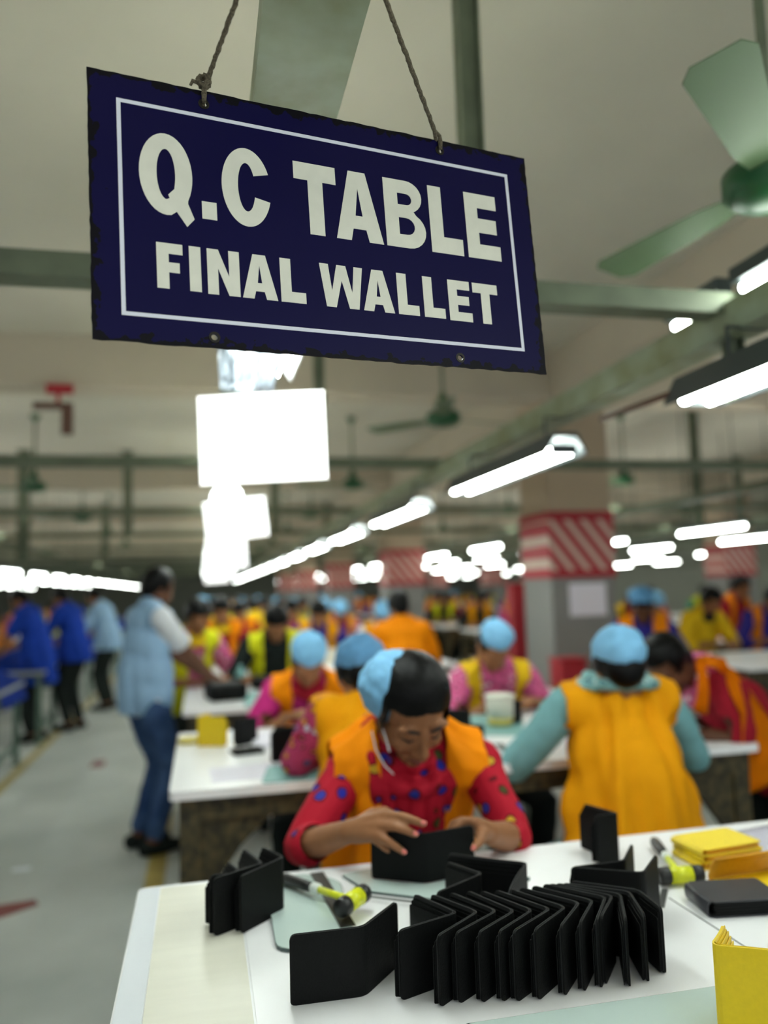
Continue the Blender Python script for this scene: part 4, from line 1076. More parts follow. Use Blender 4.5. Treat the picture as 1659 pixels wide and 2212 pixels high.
def limb(bm, a, b, c, r, n=12):
    tube(bm, [a, a.lerp(b, .5), b, b.lerp(c, .45), c], r, n, 'round')

def person(label, O, J, look, fine=False, group=None, stool=None):
    """J: joints in world space; look: dict of garments"""
    O = Vector(O); t = thing('person', label, 'person', O, 0, group)
    vox = .0042 if fine else .0095
    sh = lambda bm: [setattr(v, 'co', v.co-O) for v in bm.verts] and bm
    sR, hR = J['sf'], J['hf']; hRi = hR.inverted(); hd, nb = J['head'], J['neckbase']
    skin = look.get('skin', m_skin)
    bm = bmesh.new(); torso(bm, J); add_head(bm, hd, hR)
    tube(bm, [nb-sR.col[2]*.02, nb.lerp(hd, .5), hd+hR @ Vector((0, -.02, -.03))], [.058, .052, .050], 14, 'round')
    for s in 'lr':
        S_, E_, W_ = J['sh'+s], J['el'+s], J['wr'+s]
        limb(bm, S_, E_, W_, [.050, .044, .037, .034, .0245])
        if s in J.get('handpts', {}):
            for pts, rad in J['handpts'][s]: tube(bm, pts, rad, 10, 'round')
        else: add_hand(bm, W_, J['hand'+s], s, J.get('curl', .5), r=.0078 if fine else .0088)
        H_, K_, A_ = J['hip'+s], J['kn'+s], J['an'+s]
        limb(bm, H_, K_, A_, [.085, .074, .055, .053, .036])
        fdir = J.get('footdir', Vector((J['pf'].col[1].x, J['pf'].col[1].y, 0))).normalized()
        tube(bm, [A_-fdir*.03+Vector((0, 0, -.03)), A_+fdir*.08+Vector((0, 0, -.045)), A_+fdir*.16+Vector((0, 0, -.05))], [.038, .036, .024], 10, 'round')
    remeshed('body', sh(bm), skin, t, vox, 3 if fine else 2)
    # shirt
    g = .014
    bm = bmesh.new(); torso(bm, J, g, waist=1.05)
    sl = look.get('sleeve', 1.55)    # 1 = to the elbow, 2 = to the wrist
    for s in 'lr':
        S_, E_, W_ = J['sh'+s], J['el'+s], J['wr'+s]
        if sl < 1: tube(bm, [S_, S_.lerp(E_, sl)], [.068, .066], 12, 'round')
        else:
            e = E_.lerp(W_, sl-1); k = 1 if fine else 0
            tube(bm, [S_, S_.lerp(E_, .5), E_.lerp(S_, .12), E_, E_.lerp(e, .5), e], [v_*look.get('armr', 1) for v_ in (.068, .064, .058, .056, .052+.004*k, .046+.004*k)], 14, 'round')
    if look.get('tunic'):
        pel = J['pelvis']; pR = J['pf']
        tube(bm, [pel+pR.col[2]*.06, pel-pR.col[2]*.08, pel-Vector((0, 0, look['tunic']))+pR.col[1]*.0], [.165, .185, .20], 20, 'round')
    sd = look.get('seed', 0)
    def fold(amp, f=1.0):
        def d(p, n):
            q = (p+O-J['chest']); a = atan2(q.dot(sR.col[0]), q.dot(sR.col[1])); h_ = q.dot(sR.col[2])
            v = noise.noise(Vector((a*2.4*f, h_*5*f, sd)))+.5*noise.noise(Vector((a*6*f, h_*11*f, sd+5)))
            return n*amp*v
        return d
    def cutneck(p):
        q = p+O; rel = q-nb
        return False
    endcut = []
    if sl >= 1:
        for s in 'lr':
            E_, W_ = J['el'+s], J['wr'+s]; endcut.append((E_.lerp(W_, sl-1), (W_-E_).normalized()))
    else:
        for s in 'lr': endcut.append((J['sh'+s].lerp(J['el'+s], sl), (J['el'+s]-J['sh'+s]).normalized()))
    def cut(p):
        q = p+O
        for c, d in endcut:
            if (q-c).dot(d) > .006 and (q-c).length < .09: return True
        return False
    remeshed('shirt', sh(bm), look['shirt'], t, .006 if fine else .011, 3, fold(.012), cut, solid=.002 if fine else .003)
    # trousers
    bm = bmesh.new(); pel = J['pelvis']; ell(bm, pel, (.172, .13, .12), J['pf'], 18, 10)
    for s in 'lr':
        H_, K_, A_ = J['hip'+s], J['kn'+s], J['an'+s]
        limb(bm, H_, K_, A_+(K_-A_)*.12, [.10, .088, .072, .066, .058])
    remeshed('trousers', sh(bm), look.get('legs', m_dark), t, .013, 3, lambda p, n: n*.006*noise.noise(p*14))
    for s in 'lr':
        A_ = J['an'+s]; fdir = J.get('footdir', Vector((J['pf'].col[1].x, J['pf'].col[1].y, 0))).normalized()
        bm = bmesh.new(); tube(bm, [A_-fdir*.045+Vector((0, 0, -.038)), A_+fdir*.06+Vector((0, 0, -.042)), A_+fdir*.175+Vector((0, 0, -.05))], [.044, .046, .030], 12, 'round')
        for v in bm.verts: v.co.z = max(v.co.z, O.z+.001)
        bm_obj('shoe', sh(bm), m_dark, t)
    # vest
    if look.get('vest'):
        vb = look.get('vback', False); hem = look.get('hem', .16)
        bm = bmesh.new(); torso(bm, J, look.get('vgrow', .030), waist=look.get('vwaist', 1.12))
        pel = J['pelvis']; pR = J['pf']; fl_ = look.get('flare', .0)
        hp = pel+Vector((0, 0, -hem)) + (pR.col[1]*look.get('hemshift', 0))
        c0 = J['chest'].lerp(pel, .5)
        bmx = []
        tb_ = look.get('vtube', 0); tube(bm, [c0+(J['chest']-pel)*(.3 if tb_ else 0), pel, hp], [.165+tb_, .185+tb_+fl_*.5, .195+tb_+fl_], 24, 'round')
        gap = look.get('gap', .07); gapb = look.get('gapb', gap)
        def vcut(p):
            q = p+O; rel = q-nb
            if (q-(nb+sR.col[1]*.02+sR.col[2]*.035)).length < look.get('neckcut', .078): return True
            if q.z < hp.z+.0: return True
            x = (q-J['chest']).dot(sR.col[0]); y = (q-J['chest']).dot(sR.col[1]); h_ = (q-J['chest']).dot(sR.col[2])
            g_ = gap+(gapb-gap)*max(0, min(1, -h_/.3))
            if not vb and y > .0 and abs(x) < g_: return True
            for s in 'lr':
                if abs(x) > look.get('armcut', .178)+max(0, .05-h_)*.35 and h_ > -.16: return True
            return False
        def vfold(p, n):
            q = (p+O-J['chest']); a = atan2(q.dot(sR.col[0]), q.dot(sR.col[1])); h_ = q.z
            dn = max(0, min(1, (J['chest'].z+.05-(p.z+O.z))/.4))
            v = sin(a*7+sd+2.5*noise.noise(Vector((a*1.5, h_*2, sd)))) * dn*.8+noise.noise(Vector((a*4, h_*3, sd)))*(1.2-.3*dn)
            return n*look.get('foldamp', .011)*v
        remeshed('vest', sh(bm), look['vest'], t, .007 if fine else .011, 3, vfold, vcut, solid=.004)
    # scarf or collar
    if look.get('scarf'):
        bm = bmesh.new(); r_, fr, up2 = sR.col[0], sR.col[1], sR.col[2]
        loops = look.get('loops', 2)
        for k in range(loops):
            pts = []
            for a in range(0, 361, 24):
                a_ = radians(a); rx = (.066+.018*k)*look.get('scr', 1); ry = (.062+.020*k)*look.get('scr', 1); fz = max(0, cos(a_))
                pts.append(nb+r_*sin(a_)*rx+fr*(cos(a_)*ry+.012*fz*k)+up2*(.040-.018*k-.034*fz*(1+.9*k)+.006*sin(3*a_+k)))
            tube(bm, pts, .021, 10, 'round')
        if look.get('drape'):
            ch = J['chest']
            for k in range(7):
                x = (k-3)*.034; a0_ = nb+fr*.066+r_*x*1.05-up2*.02; a1_ = ch+fr*(.130-abs(x)*.3+.008*(k % 2))+r_*x*(.8+.1*(k % 3))+up2*.02; a2_ = ch+fr*.128-up2*.2+r_*(x*.55+.02)
                tube(bm, [a0_, a0_.lerp(a1_, .5)+fr*.018, a1_, a2_], [.016, .017, .018, .015], 8, 'round')
        remeshed('scarf', sh(bm), look['scarf'], t, .006 if fine else .010, 2, lambda p, n: n*.010*noise.noise(Vector((p.x*34, p.y*12, p.z*9+p.x*12))))
    # hair and cap
    if look.get('hair', True):
        bm = bmesh.new(); P = lambda x, y, z: hd+hR @ Vector((x, y, z))
        ell(bm, P(0, -.014, .026), (.088, .100, .096) if look.get('capstyle') != 'flat' else (.080, .092, .084), hR, 22, 14)
        ell(bm, P(0, -.05, -.02), (.070, .060, .075), hR)
        if look.get('bun', not look.get('cap')): ell(bm, P(0, -.115, -.005), (.042, .036, .040), hR)
        if look.get('longhair'):
            for s in (-1, 1): ell(bm, P(s*.060, .012, -.01), (.022, .045, .055), hR)
        def hcut(p):
            q = hRi @ (p+O-hd)
            return q.y > .040+.035*(1-min(1, abs(q.x)/.07)) and q.z < .052+.012*(1-min(1, abs(q.x)/.05)) or (q.z < -.045 and q.y > .0)
        remeshed('hair', sh(bm), m_hair, t, .005 if fine else .009, 3, None, hcut, solid=.002)
    if look.get('cap'):
        bm = bmesh.new(); P = lambda x, y, z: hd+hR @ Vector((x, y, z))
        cs = look.get('capstyle', 'full'); fr0 = look.get('capfront', .035)
        if cs == 'full': ell(bm, P(0, -.030, .050), (.090, .100, .084), hR, 24, 14); ell(bm, P(0, -.07, .02), (.076, .066, .068), hR)
        elif cs == 'flat': ell(bm, P(0, -.012, .070), (.084, .094, .052), hR, 24, 14)
        else: ell(bm, P(look.get('capx', 0), -.042, .028), (.087, .080, .080), hR, 24, 14)
        def cd_(p, n):
            q = hRi @ (p+O-hd)
            return n*.007*(noise.noise(Vector((q.x*28, q.y*28, q.z*28+sd)))+.5*noise.noise(Vector((q.x*60, q.y*60, q.z*60))))
        ob_ = remeshed('cap', sh(bm), look['cap'], t, .006 if fine else .010, 2, cd_)
    return t

def joints(x, y, rz, seat=.60, lean=.35, headp=.55, reach=(.34, .12), stand=False, twist=0., heady=0., sh_w=.168, tz=.94, scale=1., side=0.):
    """joints of a plain seated or standing pose; rz = 0 faces +y"""
    M = Matrix.Rotation(rz, 4, 'Z'); T = Matrix.Translation((x, y, 0)) @ M
    G = lambda a, b, c: T @ Vector((a, b, c))
    hp = .925*scale if stand else seat+.10
    f = lambda ang: (M @ Vector((0, cos(ang), -sin(ang))))
    up = lambda ang: (M @ Vector((0, sin(ang), cos(ang))))
    l1 = lean*.6; l2 = lean
    pel = G(0, 0, hp); chest = pel+up(l1)*.30*scale; nb = chest+up(l2*1.15)*.215*scale
    hf0 = f(l2+headp); hfv = Matrix.Rotation(heady, 3, 'Z') @ hf0; huv = Matrix.Rotation(heady, 3, 'Z') @ up(l2+headp)
    head = nb+up(l2*1.2+headp*.5)*.150+(M @ Vector((side, .02, 0)))
    sf = frame_from(f(l2), up(l2)); pf = frame_from(f(l1*.5), up(l1*.5)); hf = frame_from(hfv, huv)
    r_ = sf.col[0]
    J = dict(pelvis=pel, chest=chest, neckbase=nb, head=head, sf=sf, pf=pf, hf=hf)
    for s, sg in (('l', -1), ('r', 1)):
        S_ = nb+r_*sg*sh_w*scale-sf.col[2]*.045
        if stand and reach is None:
            W_ = G(sg*.24, .05, hp-.08); E_ = ik(S_, W_, .29, .25, M @ Vector((sg*.4, -1, 0)))
        else:
            W_ = G(sg*reach[1], reach[0], tz); E_ = ik(S_, W_, .29, .25, M @ Vector((sg*.9, -.35, -.8)))
        J['sh'+s], J['el'+s], J['wr'+s] = S_, E_, W_
        d = (W_-E_).normalized(); hd_ = (d+(M @ Vector((-sg*.5, .5, -.1)))).normalized()
        up_ = Vector((0, 0, 1)); nn = (up_-hd_*up_.dot(hd_)).normalized(); th = hd_.cross(nn)*(1 if s == 'l' else -1)
        if stand and reach is None: hd_ = (d+Vector((0, 0, -1))).normalized(); nn = (M @ Vector((sg, 0, .1))).normalized(); th = M @ Vector((0, 1, 0))
        J['hand'+s] = Matrix((th, hd_, nn)).transposed()
        H_ = G(sg*.085, 0, hp-.03)
        if stand: A_ = G(sg*.10, .0, .085); K_ = ik(H_, A_, .43*scale, .42*scale, M @ Vector((0, 1, 0)))
        else: A_ = G(sg*.11, .30, .085+max(0, seat-.62)); K_ = ik(H_, A_, .42, .42+max(0, seat-.62)*.0, M @ Vector((0, 1, .6)))
        J['hip'+s], J['kn'+s], J['an'+s] = H_, K_, A_
    return J
def stool(label, x, y, h=.56, m=None, rz=0, group='stools'):
    t = thing('stool', label, 'stool', (x, y, 0), rz, group)
    m = m or m_stool
    bm = bmesh.new(); slab(bm, round_rect(-.16, -.16, .16, .16, .03), h-.03, h); bm_obj('seat', bm, m, t, False)
    for sx in (-1, 1):
        for sy_ in (-1, 1):
            bm = bmesh.new(); tube(bm, [(sx*.17, sy_*.17, 0), (sx*.14, sy_*.14, h-.02)], .014, 8); bm_obj('leg', bm, m, t)
    for s in (-1, 1):
        bm = bmesh.new(); tube(bm, [(-.16, s*.16, .2), (.16, s*.16, .2)], .010, 8); bm_obj('stretcher', bm, m, t)
        bm = bmesh.new(); tube(bm, [(s*.16, -.16, .28), (s*.16, .16, .28)], .010, 8); bm_obj('stretcher', bm, m, t)
    return t

# ---- the woman in red, front
J = joints(.50, 2.13, pi, seat=.60, lean=.30, headp=.6)
J['pelvis'] = Vector((.50, 2.12, .70)); J['chest'] = Vector((.505, 2.07, .97)); J['neckbase'] = Vector((.505, 2.005, 1.135))
J['sf'] = frame_from((-.02, -.95, -.30), (-.02, -.3, .95)); J['pf'] = frame_from((0, -1, -.05), (0, -.05, 1))
J['head'] = dep(889, 1524, 1.915); J['hf'] = frame_from((.10, -.72, -.70), (.02, -.70, .72))*1.07
J['shl'] = dep(1030, 1648, 2.04); J['shr'] = dep(757, 1662, 2.02)      # l / r are hers: her right hand is at the photo's left
J['elr'] = dep(652, 1832, 1.86); J['ell'] = dep(1112, 1812, 1.86)
J['wrr'] = dep(752, 1797, 1.715); J['wrl'] = dep(1058, 1800, 1.745)
h4 = lambda x, y, d: dep(700+x/3.95, 1700+y/3.95, d)
HR = []
wr_ = J['wrr']
kn_i, kn_m, kn_r, kn_p = h4(520, 240, 1.665), h4(500, 325, 1.65), h4(455, 410, 1.645), h4(400, 430, 1.66)
for kn_ in (kn_i, kn_m, kn_r, kn_p): HR.append(([wr_, wr_.lerp(kn_, .55), kn_], [.024, .019, .0115]))
HR.append(([wr_, h4(330, 340, 1.70)], [.026, .024]))
HR.append(([kn_i, h4(665, 252, 1.635), h4(765, 282, 1.622), h4(848, 316, 1.618)], [.0105, .0098, .0088, .0072]))
HR.append(([kn_m, h4(615, 340, 1.625), h4(705, 372, 1.615), h4(780, 404, 1.618)], [.0108, .0100, .009, .0074]))
HR.append(([kn_r, h4(555, 468, 1.622), h4(622, 515, 1.615), h4(680, 556, 1.62)], [.0105, .0095, .0085, .007]))
HR.append(([kn_p, h4(460, 470, 1.645), h4(520, 520, 1.64), h4(565, 548, 1.642)], [.0095, .0085, .008, .007]))
HR.append(([wr_, h4(420, 230, 1.73), h4(520, 205, 1.745), h4(590, 240, 1.745)], [.018, .0145, .0115, .009]))
HL = []; wl_ = J['wrl']
ki, km, kr, kp = h4(1285, 300, 1.70), h4(1262, 296, 1.725), h4(1232, 300, 1.745), h4(1210, 318, 1.76)
for kn_ in (ki, km, kr, kp): HL.append(([wl_, wl_.lerp(kn_, .55), kn_], [.024, .020, .012]))
HL.append(([wl_, h4(1320, 350, 1.72)], [.026, .022]))
HL.append(([ki, h4(1200, 292, 1.712), h4(1140, 318, 1.706), h4(1115, 362, 1.702)], [.0105, .0098, .0088, .0074]))
HL.append(([km, h4(1170, 286, 1.735), h4(1100, 312, 1.735), h4(1075, 362, 1.73)], [.0105, .0098, .0088, .0074]))
HL.append(([kr, h4(1150, 300, 1.75), h4(1090, 330, 1.75), h4(1070, 375, 1.745)], [.010, .0094, .0085, .0072]))
HL.append(([kp, h4(1150, 325, 1.765), h4(1100, 350, 1.765), h4(1085, 385, 1.76)], [.009, .0085, .008, .0068]))
HL.append(([wl_, h4(1345, 390, 1.69), h4(1335, 460, 1.655), h4(1280, 522, 1.632)], [.018, .0125, .0105, .0082]))
J['handpts'] = {'r': HR, 'l': HL}
red = person('woman in red floral shirt and orange vest checking a black wallet at the nearest table', (.50, 2.12, 0), J,
             dict(skin=m_skinmain if 'm_skinmain' in globals() else m_skin, shirt=m_redprint, vest=m_orange, scarf=m_redprint, loops=3, drape=True, cap=m_cap, capstyle='back', capx=.027, gap=.082, gapb=.078, hem=-.02, sleeve=1.30, armcut=.19, armr=.84, neckcut=.066, vgrow=.036, foldamp=.022, longhair=True, seed=3, legs=m_redprint), fine=True)
face_parts(J['head'], J['hf'], [c for c in red.children if c.name.startswith('body')][0], Vector((.50, 2.12, 0)))
Or = Vector((.50, 2.12, 0))
def nail(px, py, d, dirv):
    bm = bmesh.new(); ell(bm, h4(px, py, d)-Or, (.0052, .0066, .0022), frame_from(dirv, -FW), 10, 6); bm_obj('fingernail', bm, m_nail, [c for c in red.children if c.name.startswith('body')][0])
nail(850, 306, 1.6105, RT-UP*.3); nail(782, 398, 1.611, RT-UP*.35); nail(683, 552, 1.613, RT-UP*.7); nail(1276, 520, 1.6245, -UP-RT*.6)
# mask hanging by its straps
bm = bmesh.new(); tube(bm, [p-Or for p in (dep(803, 1580, 1.90), dep(812, 1620, 1.87), dep(832, 1655, 1.86), dep(850, 1672, 1.87))], [.0014, .0016, .0016, .0014], 8, 'round')
bm_obj('mask_strap', bm, m_whitecl, red)
bm = bmesh.new(); tube(bm, [p-Or for p in (dep(822, 1562, 1.885), dep(832, 1590, 1.86), dep(841, 1622, 1.86))], [.0014, .0015, .0026], 8, 'round')
bm_obj('mask_strap', bm, m_whitecl, red)
stool('green stool under the woman in red', .50, 2.14, .59, group='stools')

# ---- the woman in teal seen from behind, right
J = joints(1.36, 2.44, radians(-4), seat=.53, lean=.22, headp=.35, reach=(.38, .2), heady=radians(-8), sh_w=.172)
J['head'] = dep(1338, 1444, 2.66)
tq = person('woman seen from behind in gold vest, teal shirt and blue cap', (1.36, 2.44, 0), J,
            dict(shirt=m_teal, vest=m_gold, vback=True, scarf=m_tealp, loops=3, cap=m_cap, capstyle='full', sleeve=1.8, scr=1.35, hem=.30, flare=.035, seed=7, legs=m_teal, armcut=.20, neckcut=.10, foldamp=.028, vgrow=.040, vwaist=1.3, vtube=.018))
stool('green stool under the woman in the gold vest', 1.36, 2.42, .56)
# ---- woman with floral sleeves behind the woman in red
J = joints(.535, 2.50, radians(6), seat=.48, lean=.30, headp=.45, reach=(.30, .10), sh_w=.175)
J['head'] = dep(781, 1462, 2.72); J['shl'] = dep(706, 1548, 2.60); J['ell'] = dep(642, 1645, 2.62); J['wrl'] = dep(690, 1655, 2.92)
person('woman from behind in gold vest and floral sleeves, blue cap, behind the woman in red', (.50, 2.50, 0), J,
       dict(shirt=m_floral, vest=m_gold, vback=True, cap=m_cap2, capstyle='full', sleeve=1.9, hem=.18, flare=.0, seed=11, neckcut=.06))
stool('pale green stool under the woman with floral sleeves', .48, 2.46, .53)
# ---- magenta and pink women on the far side of the second table
a = ony(672, 1500, 3.98)
J = joints(a.x, 3.98, pi+radians(-10), seat=.49, lean=.38, headp=.55, reach=(.34, .1), heady=radians(10))
person('woman in magenta shirt and orange vest facing the camera, light blue cap', (a.x, 3.98, 0), J,
       dict(shirt=m_magenta, vest=m_orange, cap=m_cap, capstyle='flat', sleeve=1.5, gap=.075, seed=2, scarf=m_red))
stool('green stool under the woman in magenta', a.x, 4.0, .50)
a = ony(1046, 1480, 3.98)
J = joints(a.x, 3.98, pi+radians(4), seat=.49, lean=.30, headp=.55, reach=(.34, .12), side=.045)
person('woman in pink patterned shirt and yellow vest facing the camera behind the tub', (a.x, 3.98, 0), J,
       dict(shirt=m_pinkprint, vest=m_vyel, cap=m_cap, capstyle='flat', sleeve=1.4, gap=.095, seed=4, scarf=m_pinkprint))
stool('green stool under the woman in pink', a.x, 4.0, .53)
# ---- woman in dark red leaning on the right end of the second table
J = joints(2.35, 3.0, radians(80), seat=.60, lean=.5, headp=.2)
J['head'] = dep(1440, 1432, 3.12); J['neckbase'] = dep(1510, 1462, 3.16); J['chest'] = dep(1590, 1530, 3.2); J['pelvis'] = dep(1680, 1655, 3.2)
su_ = (J['neckbase']-J['chest']).normalized(); J['sf'] = frame_from(su_.cross(Vector((.25, 1, 0)))*1.0, su_)
if J['sf'].col[1].z > 0: J['sf'] = frame_from(-su_.cross(Vector((.25, 1, 0))), su_)
J['pf'] = frame_from((-1, .1, -.2), (-.3, 0, 1)); J['hf'] = frame_from((-.62, -.25, -.75), (-.75, -.1, .66))
near_ = -1 if J['sf'].col[0].y > 0 else 1
for s_, sg in (('l', -1), ('r', 1)):
    J['sh'+s_] = J['neckbase']+J['sf'].col[0]*sg*.160-su_*.045
ns = 'l' if J['shl'].y < J['shr'].y else 'r'; fs = 'r' if ns == 'l' else 'l'
J['wr'+ns] = dep(1478, 1585, 3.02); J['el'+ns] = dep(1600, 1600, 2.98)
J['wr'+fs] = dep(1455, 1560, 3.3); J['el'+fs] = dep(1560, 1570, 3.4)
for s_ in 'lr':
    d = (J['wr'+s_]-J['el'+s_]).normalized(); nn = Vector((0, 0, 1)); J['hand'+s_] = Matrix((d.cross(nn).normalized()*(1 if s_ == 'l' else -1), d, nn)).transposed()
    J['hip'+s_] = J['pelvis']+Vector((0, .09 if s_ == 'r' else -.09, -.03)); J['kn'+s_] = J['hip'+s_]+Vector((-.02, 0, -.36)); J['an'+s_] = J['kn'+s_]+Vector((.1, 0, -.38)); J['an'+s_].z = .085
LO = Vector((J['pelvis'].x, J['pelvis'].y, 0))
lw = person('worker in dark red shirt leaning left over the second table, orange vest hanging open', LO, J,
       dict(shirt=m_red, sleeve=1.2, seed=9, skin=m_skin2, scarf=m_pinkprint, bun=False))
# the loose side of the open vest hanging from the back
z8 = lambda x, y, d: dep(1100+x/2.968, 1300+y/2.968, d)
def sheet(name, Tp, Bp, m, par, org, wav=.014, n=12):
    bm = bmesh.new(); g_ = []; ns_ = len(Tp)-1
    for i_ in range(n+1):
        u = i_/n*ns_; a_ = min(ns_-1, int(u)); f_ = u-a_; T_ = Tp[a_].lerp(Tp[a_+1], f_); B_ = Bp[a_].lerp(Bp[a_+1], f_)
        g_.append([bm.verts.new(T_.lerp(B_, k_/10)-org+Vector((0, wav*sin(u*4.2)*k_/10-.02*sin(pi*k_/10), 0))) for k_ in range(11)])
    for p_, q_ in zip(g_, g_[1:]):
        for k_ in range(10): bm.faces.new((p_[k_], p_[k_+1], q_[k_+1], q_[k_]))
    bmesh.ops.solidify(bm, geom=list(bm.faces), thickness=.005); return bm_obj(name, bm, m, par)
sheet('vest_tail', [z8(1330, 360, 3.02), z8(1450, 440, 3.0), z8(1570, 600, 3.0), z8(1700, 790, 3.0)], [z8(1385, 450, 2.95), z8(1470, 720, 2.93), z8(1505, 1255, 2.91), z8(1700, 1140, 2.91)], m_orange, lw, LO)
sheet('vest_front', [z8(1195, 365, 2.98), z8(1245, 350, 2.98)], [z8(1178, 700, 2.94), z8(1258, 720, 2.94)], m_orange, lw, LO)
sheet('vest_shoulder', [z8(1200, 350, 3.04), z8(1280, 340, 3.04), z8(1380, 362, 3.04)], [z8(1225, 430, 2.96), z8(1290, 415, 2.96), z8(1400, 470, 2.96)], m_orange, lw, LO)
stool('blue stool at the right end of the second table', 2.52, 3.1, .57, m_stoolb)
# ---- man standing in the aisle
J = joints(-.33, 5.08, radians(-62), lean=.06, headp=.35, reach=(.40, .06), stand=True, tz=1.0, scale=.98)
man = person('man standing in the aisle in light blue vest, white shirt and jeans', (-.36, 5.08, 0), J,
       dict(shirt=m_whitecl, vest=m_ltblue, vback=False, gap=.03, hem=.10, flare=-.05, sleeve=.75, vgrow=.026, neckcut=.05, legs=m_denim, seed=13, bun=False, skin=m_skin2))
# ---- man in orange seen from behind near the third table
a = ony(868, 1400, 5.62)
J = joints(a.x+.02, 5.62, 0, lean=.15, headp=.35, seat=.62, reach=(.36, .12))
person('man from behind in plain orange shirt and black hair by the third table', (a.x, 5.62, 0), J, dict(shirt=m_orange, vest=m_orange, vback=True, sleeve=1.3, seed=15, bun=False, hem=.1))
# ---- pink and yellow clad woman beside the standing man, and neighbours
def crowd_one(label, px, Y, rz, look, **kw):
    a = ony(px, 1400, Y); J = joints(a.x, Y, rz, **kw)
    return person(label, (a.x, Y, 0), J, look)
crowd_one('woman in pink shirt with yellow scarf working beside the standing man', 398, 5.72, pi+.5, dict(shirt=m_pinkprint, vest=m_lime, sleeve=1.4, gap=.06, seed=21, scarf=m_vyel), lean=.25, headp=.4, seat=.62)
crowd_one('woman in orange red shirt and yellow vest, left end of the fourth table', 478, 7.4, pi, dict(shirt=m_red, vest=m_orange, sleeve=1.4, seed=22, scarf=m_vyel), lean=.25, headp=.4, seat=.62)
crowd_one('woman in lime yellow vest over dark green shirt facing the camera', 590, 5.70, pi, dict(shirt=m_dark, vest=m_lime, sleeve=1.5, gap=.08, seed=23), lean=.35, headp=.6, seat=.60)
# ---- blue clad workers in the aisle on the left
for k, (px, Y, rz, lk, lb) in enumerate(((92, 9.3, radians(75), dict(shirt=m_blue, vest=m_blue, vback=True, hem=.30, sleeve=.8, seed=31, bun=False), 'leftmost worker standing in a long blue overall, bending over the table'),
        (172, 9.9, radians(60), dict(shirt=m_blue, vest=m_blue, vback=True, hem=.12, sleeve=1.5, seed=32, bun=False, legs=m_dark), 'worker standing in blue shirt and black trousers beside the blue cloth'),
        (243, 11.5, radians(70), dict(shirt=m_ltblue, vest=m_ltblue, vback=True, hem=.10, sleeve=1.3, seed=33, bun=False, legs=m_dark), 'worker standing in light blue shirt at the far sewing tables'))):
    a = ony(px, 1400, Y); J = joints(a.x-.05, Y, rz, lean=.28, headp=.4, reach=(.40, .1), stand=True, tz=.95, scale=.97)
    person(lb, (a.x-.05, Y, 0), J, lk)
# ---- right hand side neighbours
crowd_one('worker in dark cap and purple shirt behind the woman in the gold vest', 1392, 5.6, radians(150), dict(shirt=m_purple, vest=m_orange, cap=m_cap2, capstyle='full', sleeve=1.5, seed=41, skin=m_skin2), lean=.3, headp=.5, seat=.60)
crowd_one('woman in pale yellow vest at the right tables, black hair', 1502, 6.55, radians(190), dict(shirt=m_vyel, vest=m_vyel, sleeve=1.5, seed=42, scarf=m_dark), lean=.3, headp=.5, seat=.60)
crowd_one('woman in red shirt with orange vest seated at the right tables', 1575, 7.5, radians(200), dict(shirt=m_red, vest=m_orange, sleeve=1.5, seed=43, gap=.09), lean=.25, headp=.3, seat=.68)
crowd_one('worker in indigo shirt and orange vest at the right photo edge', 1648, 6.6, radians(170), dict(shirt=m_purple, vest=m_orange, sleeve=1.5, seed=44, gap=.09), lean=.35, headp=.5, seat=.60)

# ---- the crowd further back: six poses, copied and dressed differently
protos = []
for k, (rz, lk, kw) in enumerate(((pi, dict(shirt=m_magenta, vest=m_orange, sleeve=1.5, gap=.075, seed=51), dict(lean=.3, headp=.5)),
                                  (0, dict(shirt=m_teal, vest=m_gold, vback=True, cap=m_cap, sleeve=1.6, seed=52), dict(lean=.25, headp=.35)),
                                  (pi, dict(shirt=m_red, vest=m_vyel, cap=m_cap, capstyle='flat', sleeve=1.4, gap=.09, seed=53, scarf=m_red), dict(lean=.4, headp=.6)),
                                  (0, dict(shirt=m_blue, vest=m_orange, vback=True, sleeve=1.5, seed=54), dict(lean=.35, headp=.4)))):
    pass
    protos.append([rz, lk, kw, None])
shirts = [('magenta', m_magenta), ('red', m_red), ('teal', m_teal), ('blue', m_blue), ('pink patterned', m_pinkprint), ('green', m_greencl), ('indigo', m_purple), ('white', m_whitecl), ('dark', m_dark), ('floral', m_floral)]
vests = [('orange', m_orange), ('orange', m_orange), ('gold', m_gold), ('gold', m_gold), ('yellow', m_vyel), ('lime', m_lime)]
R = random.Random(12)
places = []
for k in range(2, 14):      # middle column: both sides of each table
    yt = midY[k]
    for sx in (.35, 1.0, 1.65):
        if R.random() < .88: places.append((sx-.30+R.uniform(-.05, .05), yt-.16, 0, 'near', k, 'middle'))
        if R.random() < .88: places.append((sx+R.uniform(-.1, .1), yt+1.07+.30, 1, 'far', k, 'middle'))
for k in range(0, 13):
    if 5.1 < rightY[k] % 6.1 - .4 < 0: continue
    yt = rightY[k]
    for sx in (3.95, 4.65, 5.35):
        if k > 1 and R.random() < .85: places.append((sx-.30+R.uniform(-.05, .05), yt-.18, 0, 'near', k, 'right'))
        if k > 0 and R.random() < .85: places.append((sx+R.uniform(-.1, .1), yt+1.07+.30, 1, 'far', k, 'right'))
for k in range(9):
    yt = 8.3+1.9*k
    for sx in (6.9, 7.8):
        if R.random() < .9: places.append((sx+R.uniform(-.1, .1), yt-.2, 0, 'near', k, 'far right'))
        if R.random() < .9: places.append((sx+R.uniform(-.1, .1), yt+1.4, 1, 'far', k, 'far right'))
for k in range(8):
    places.append((-3.4+R.uniform(-.08, .08), 7.7+1.9*k, 2, 'aisle', k, 'sewing'))
side_name = {.35: 'left', 1.0: 'middle', 1.65: 'right'}
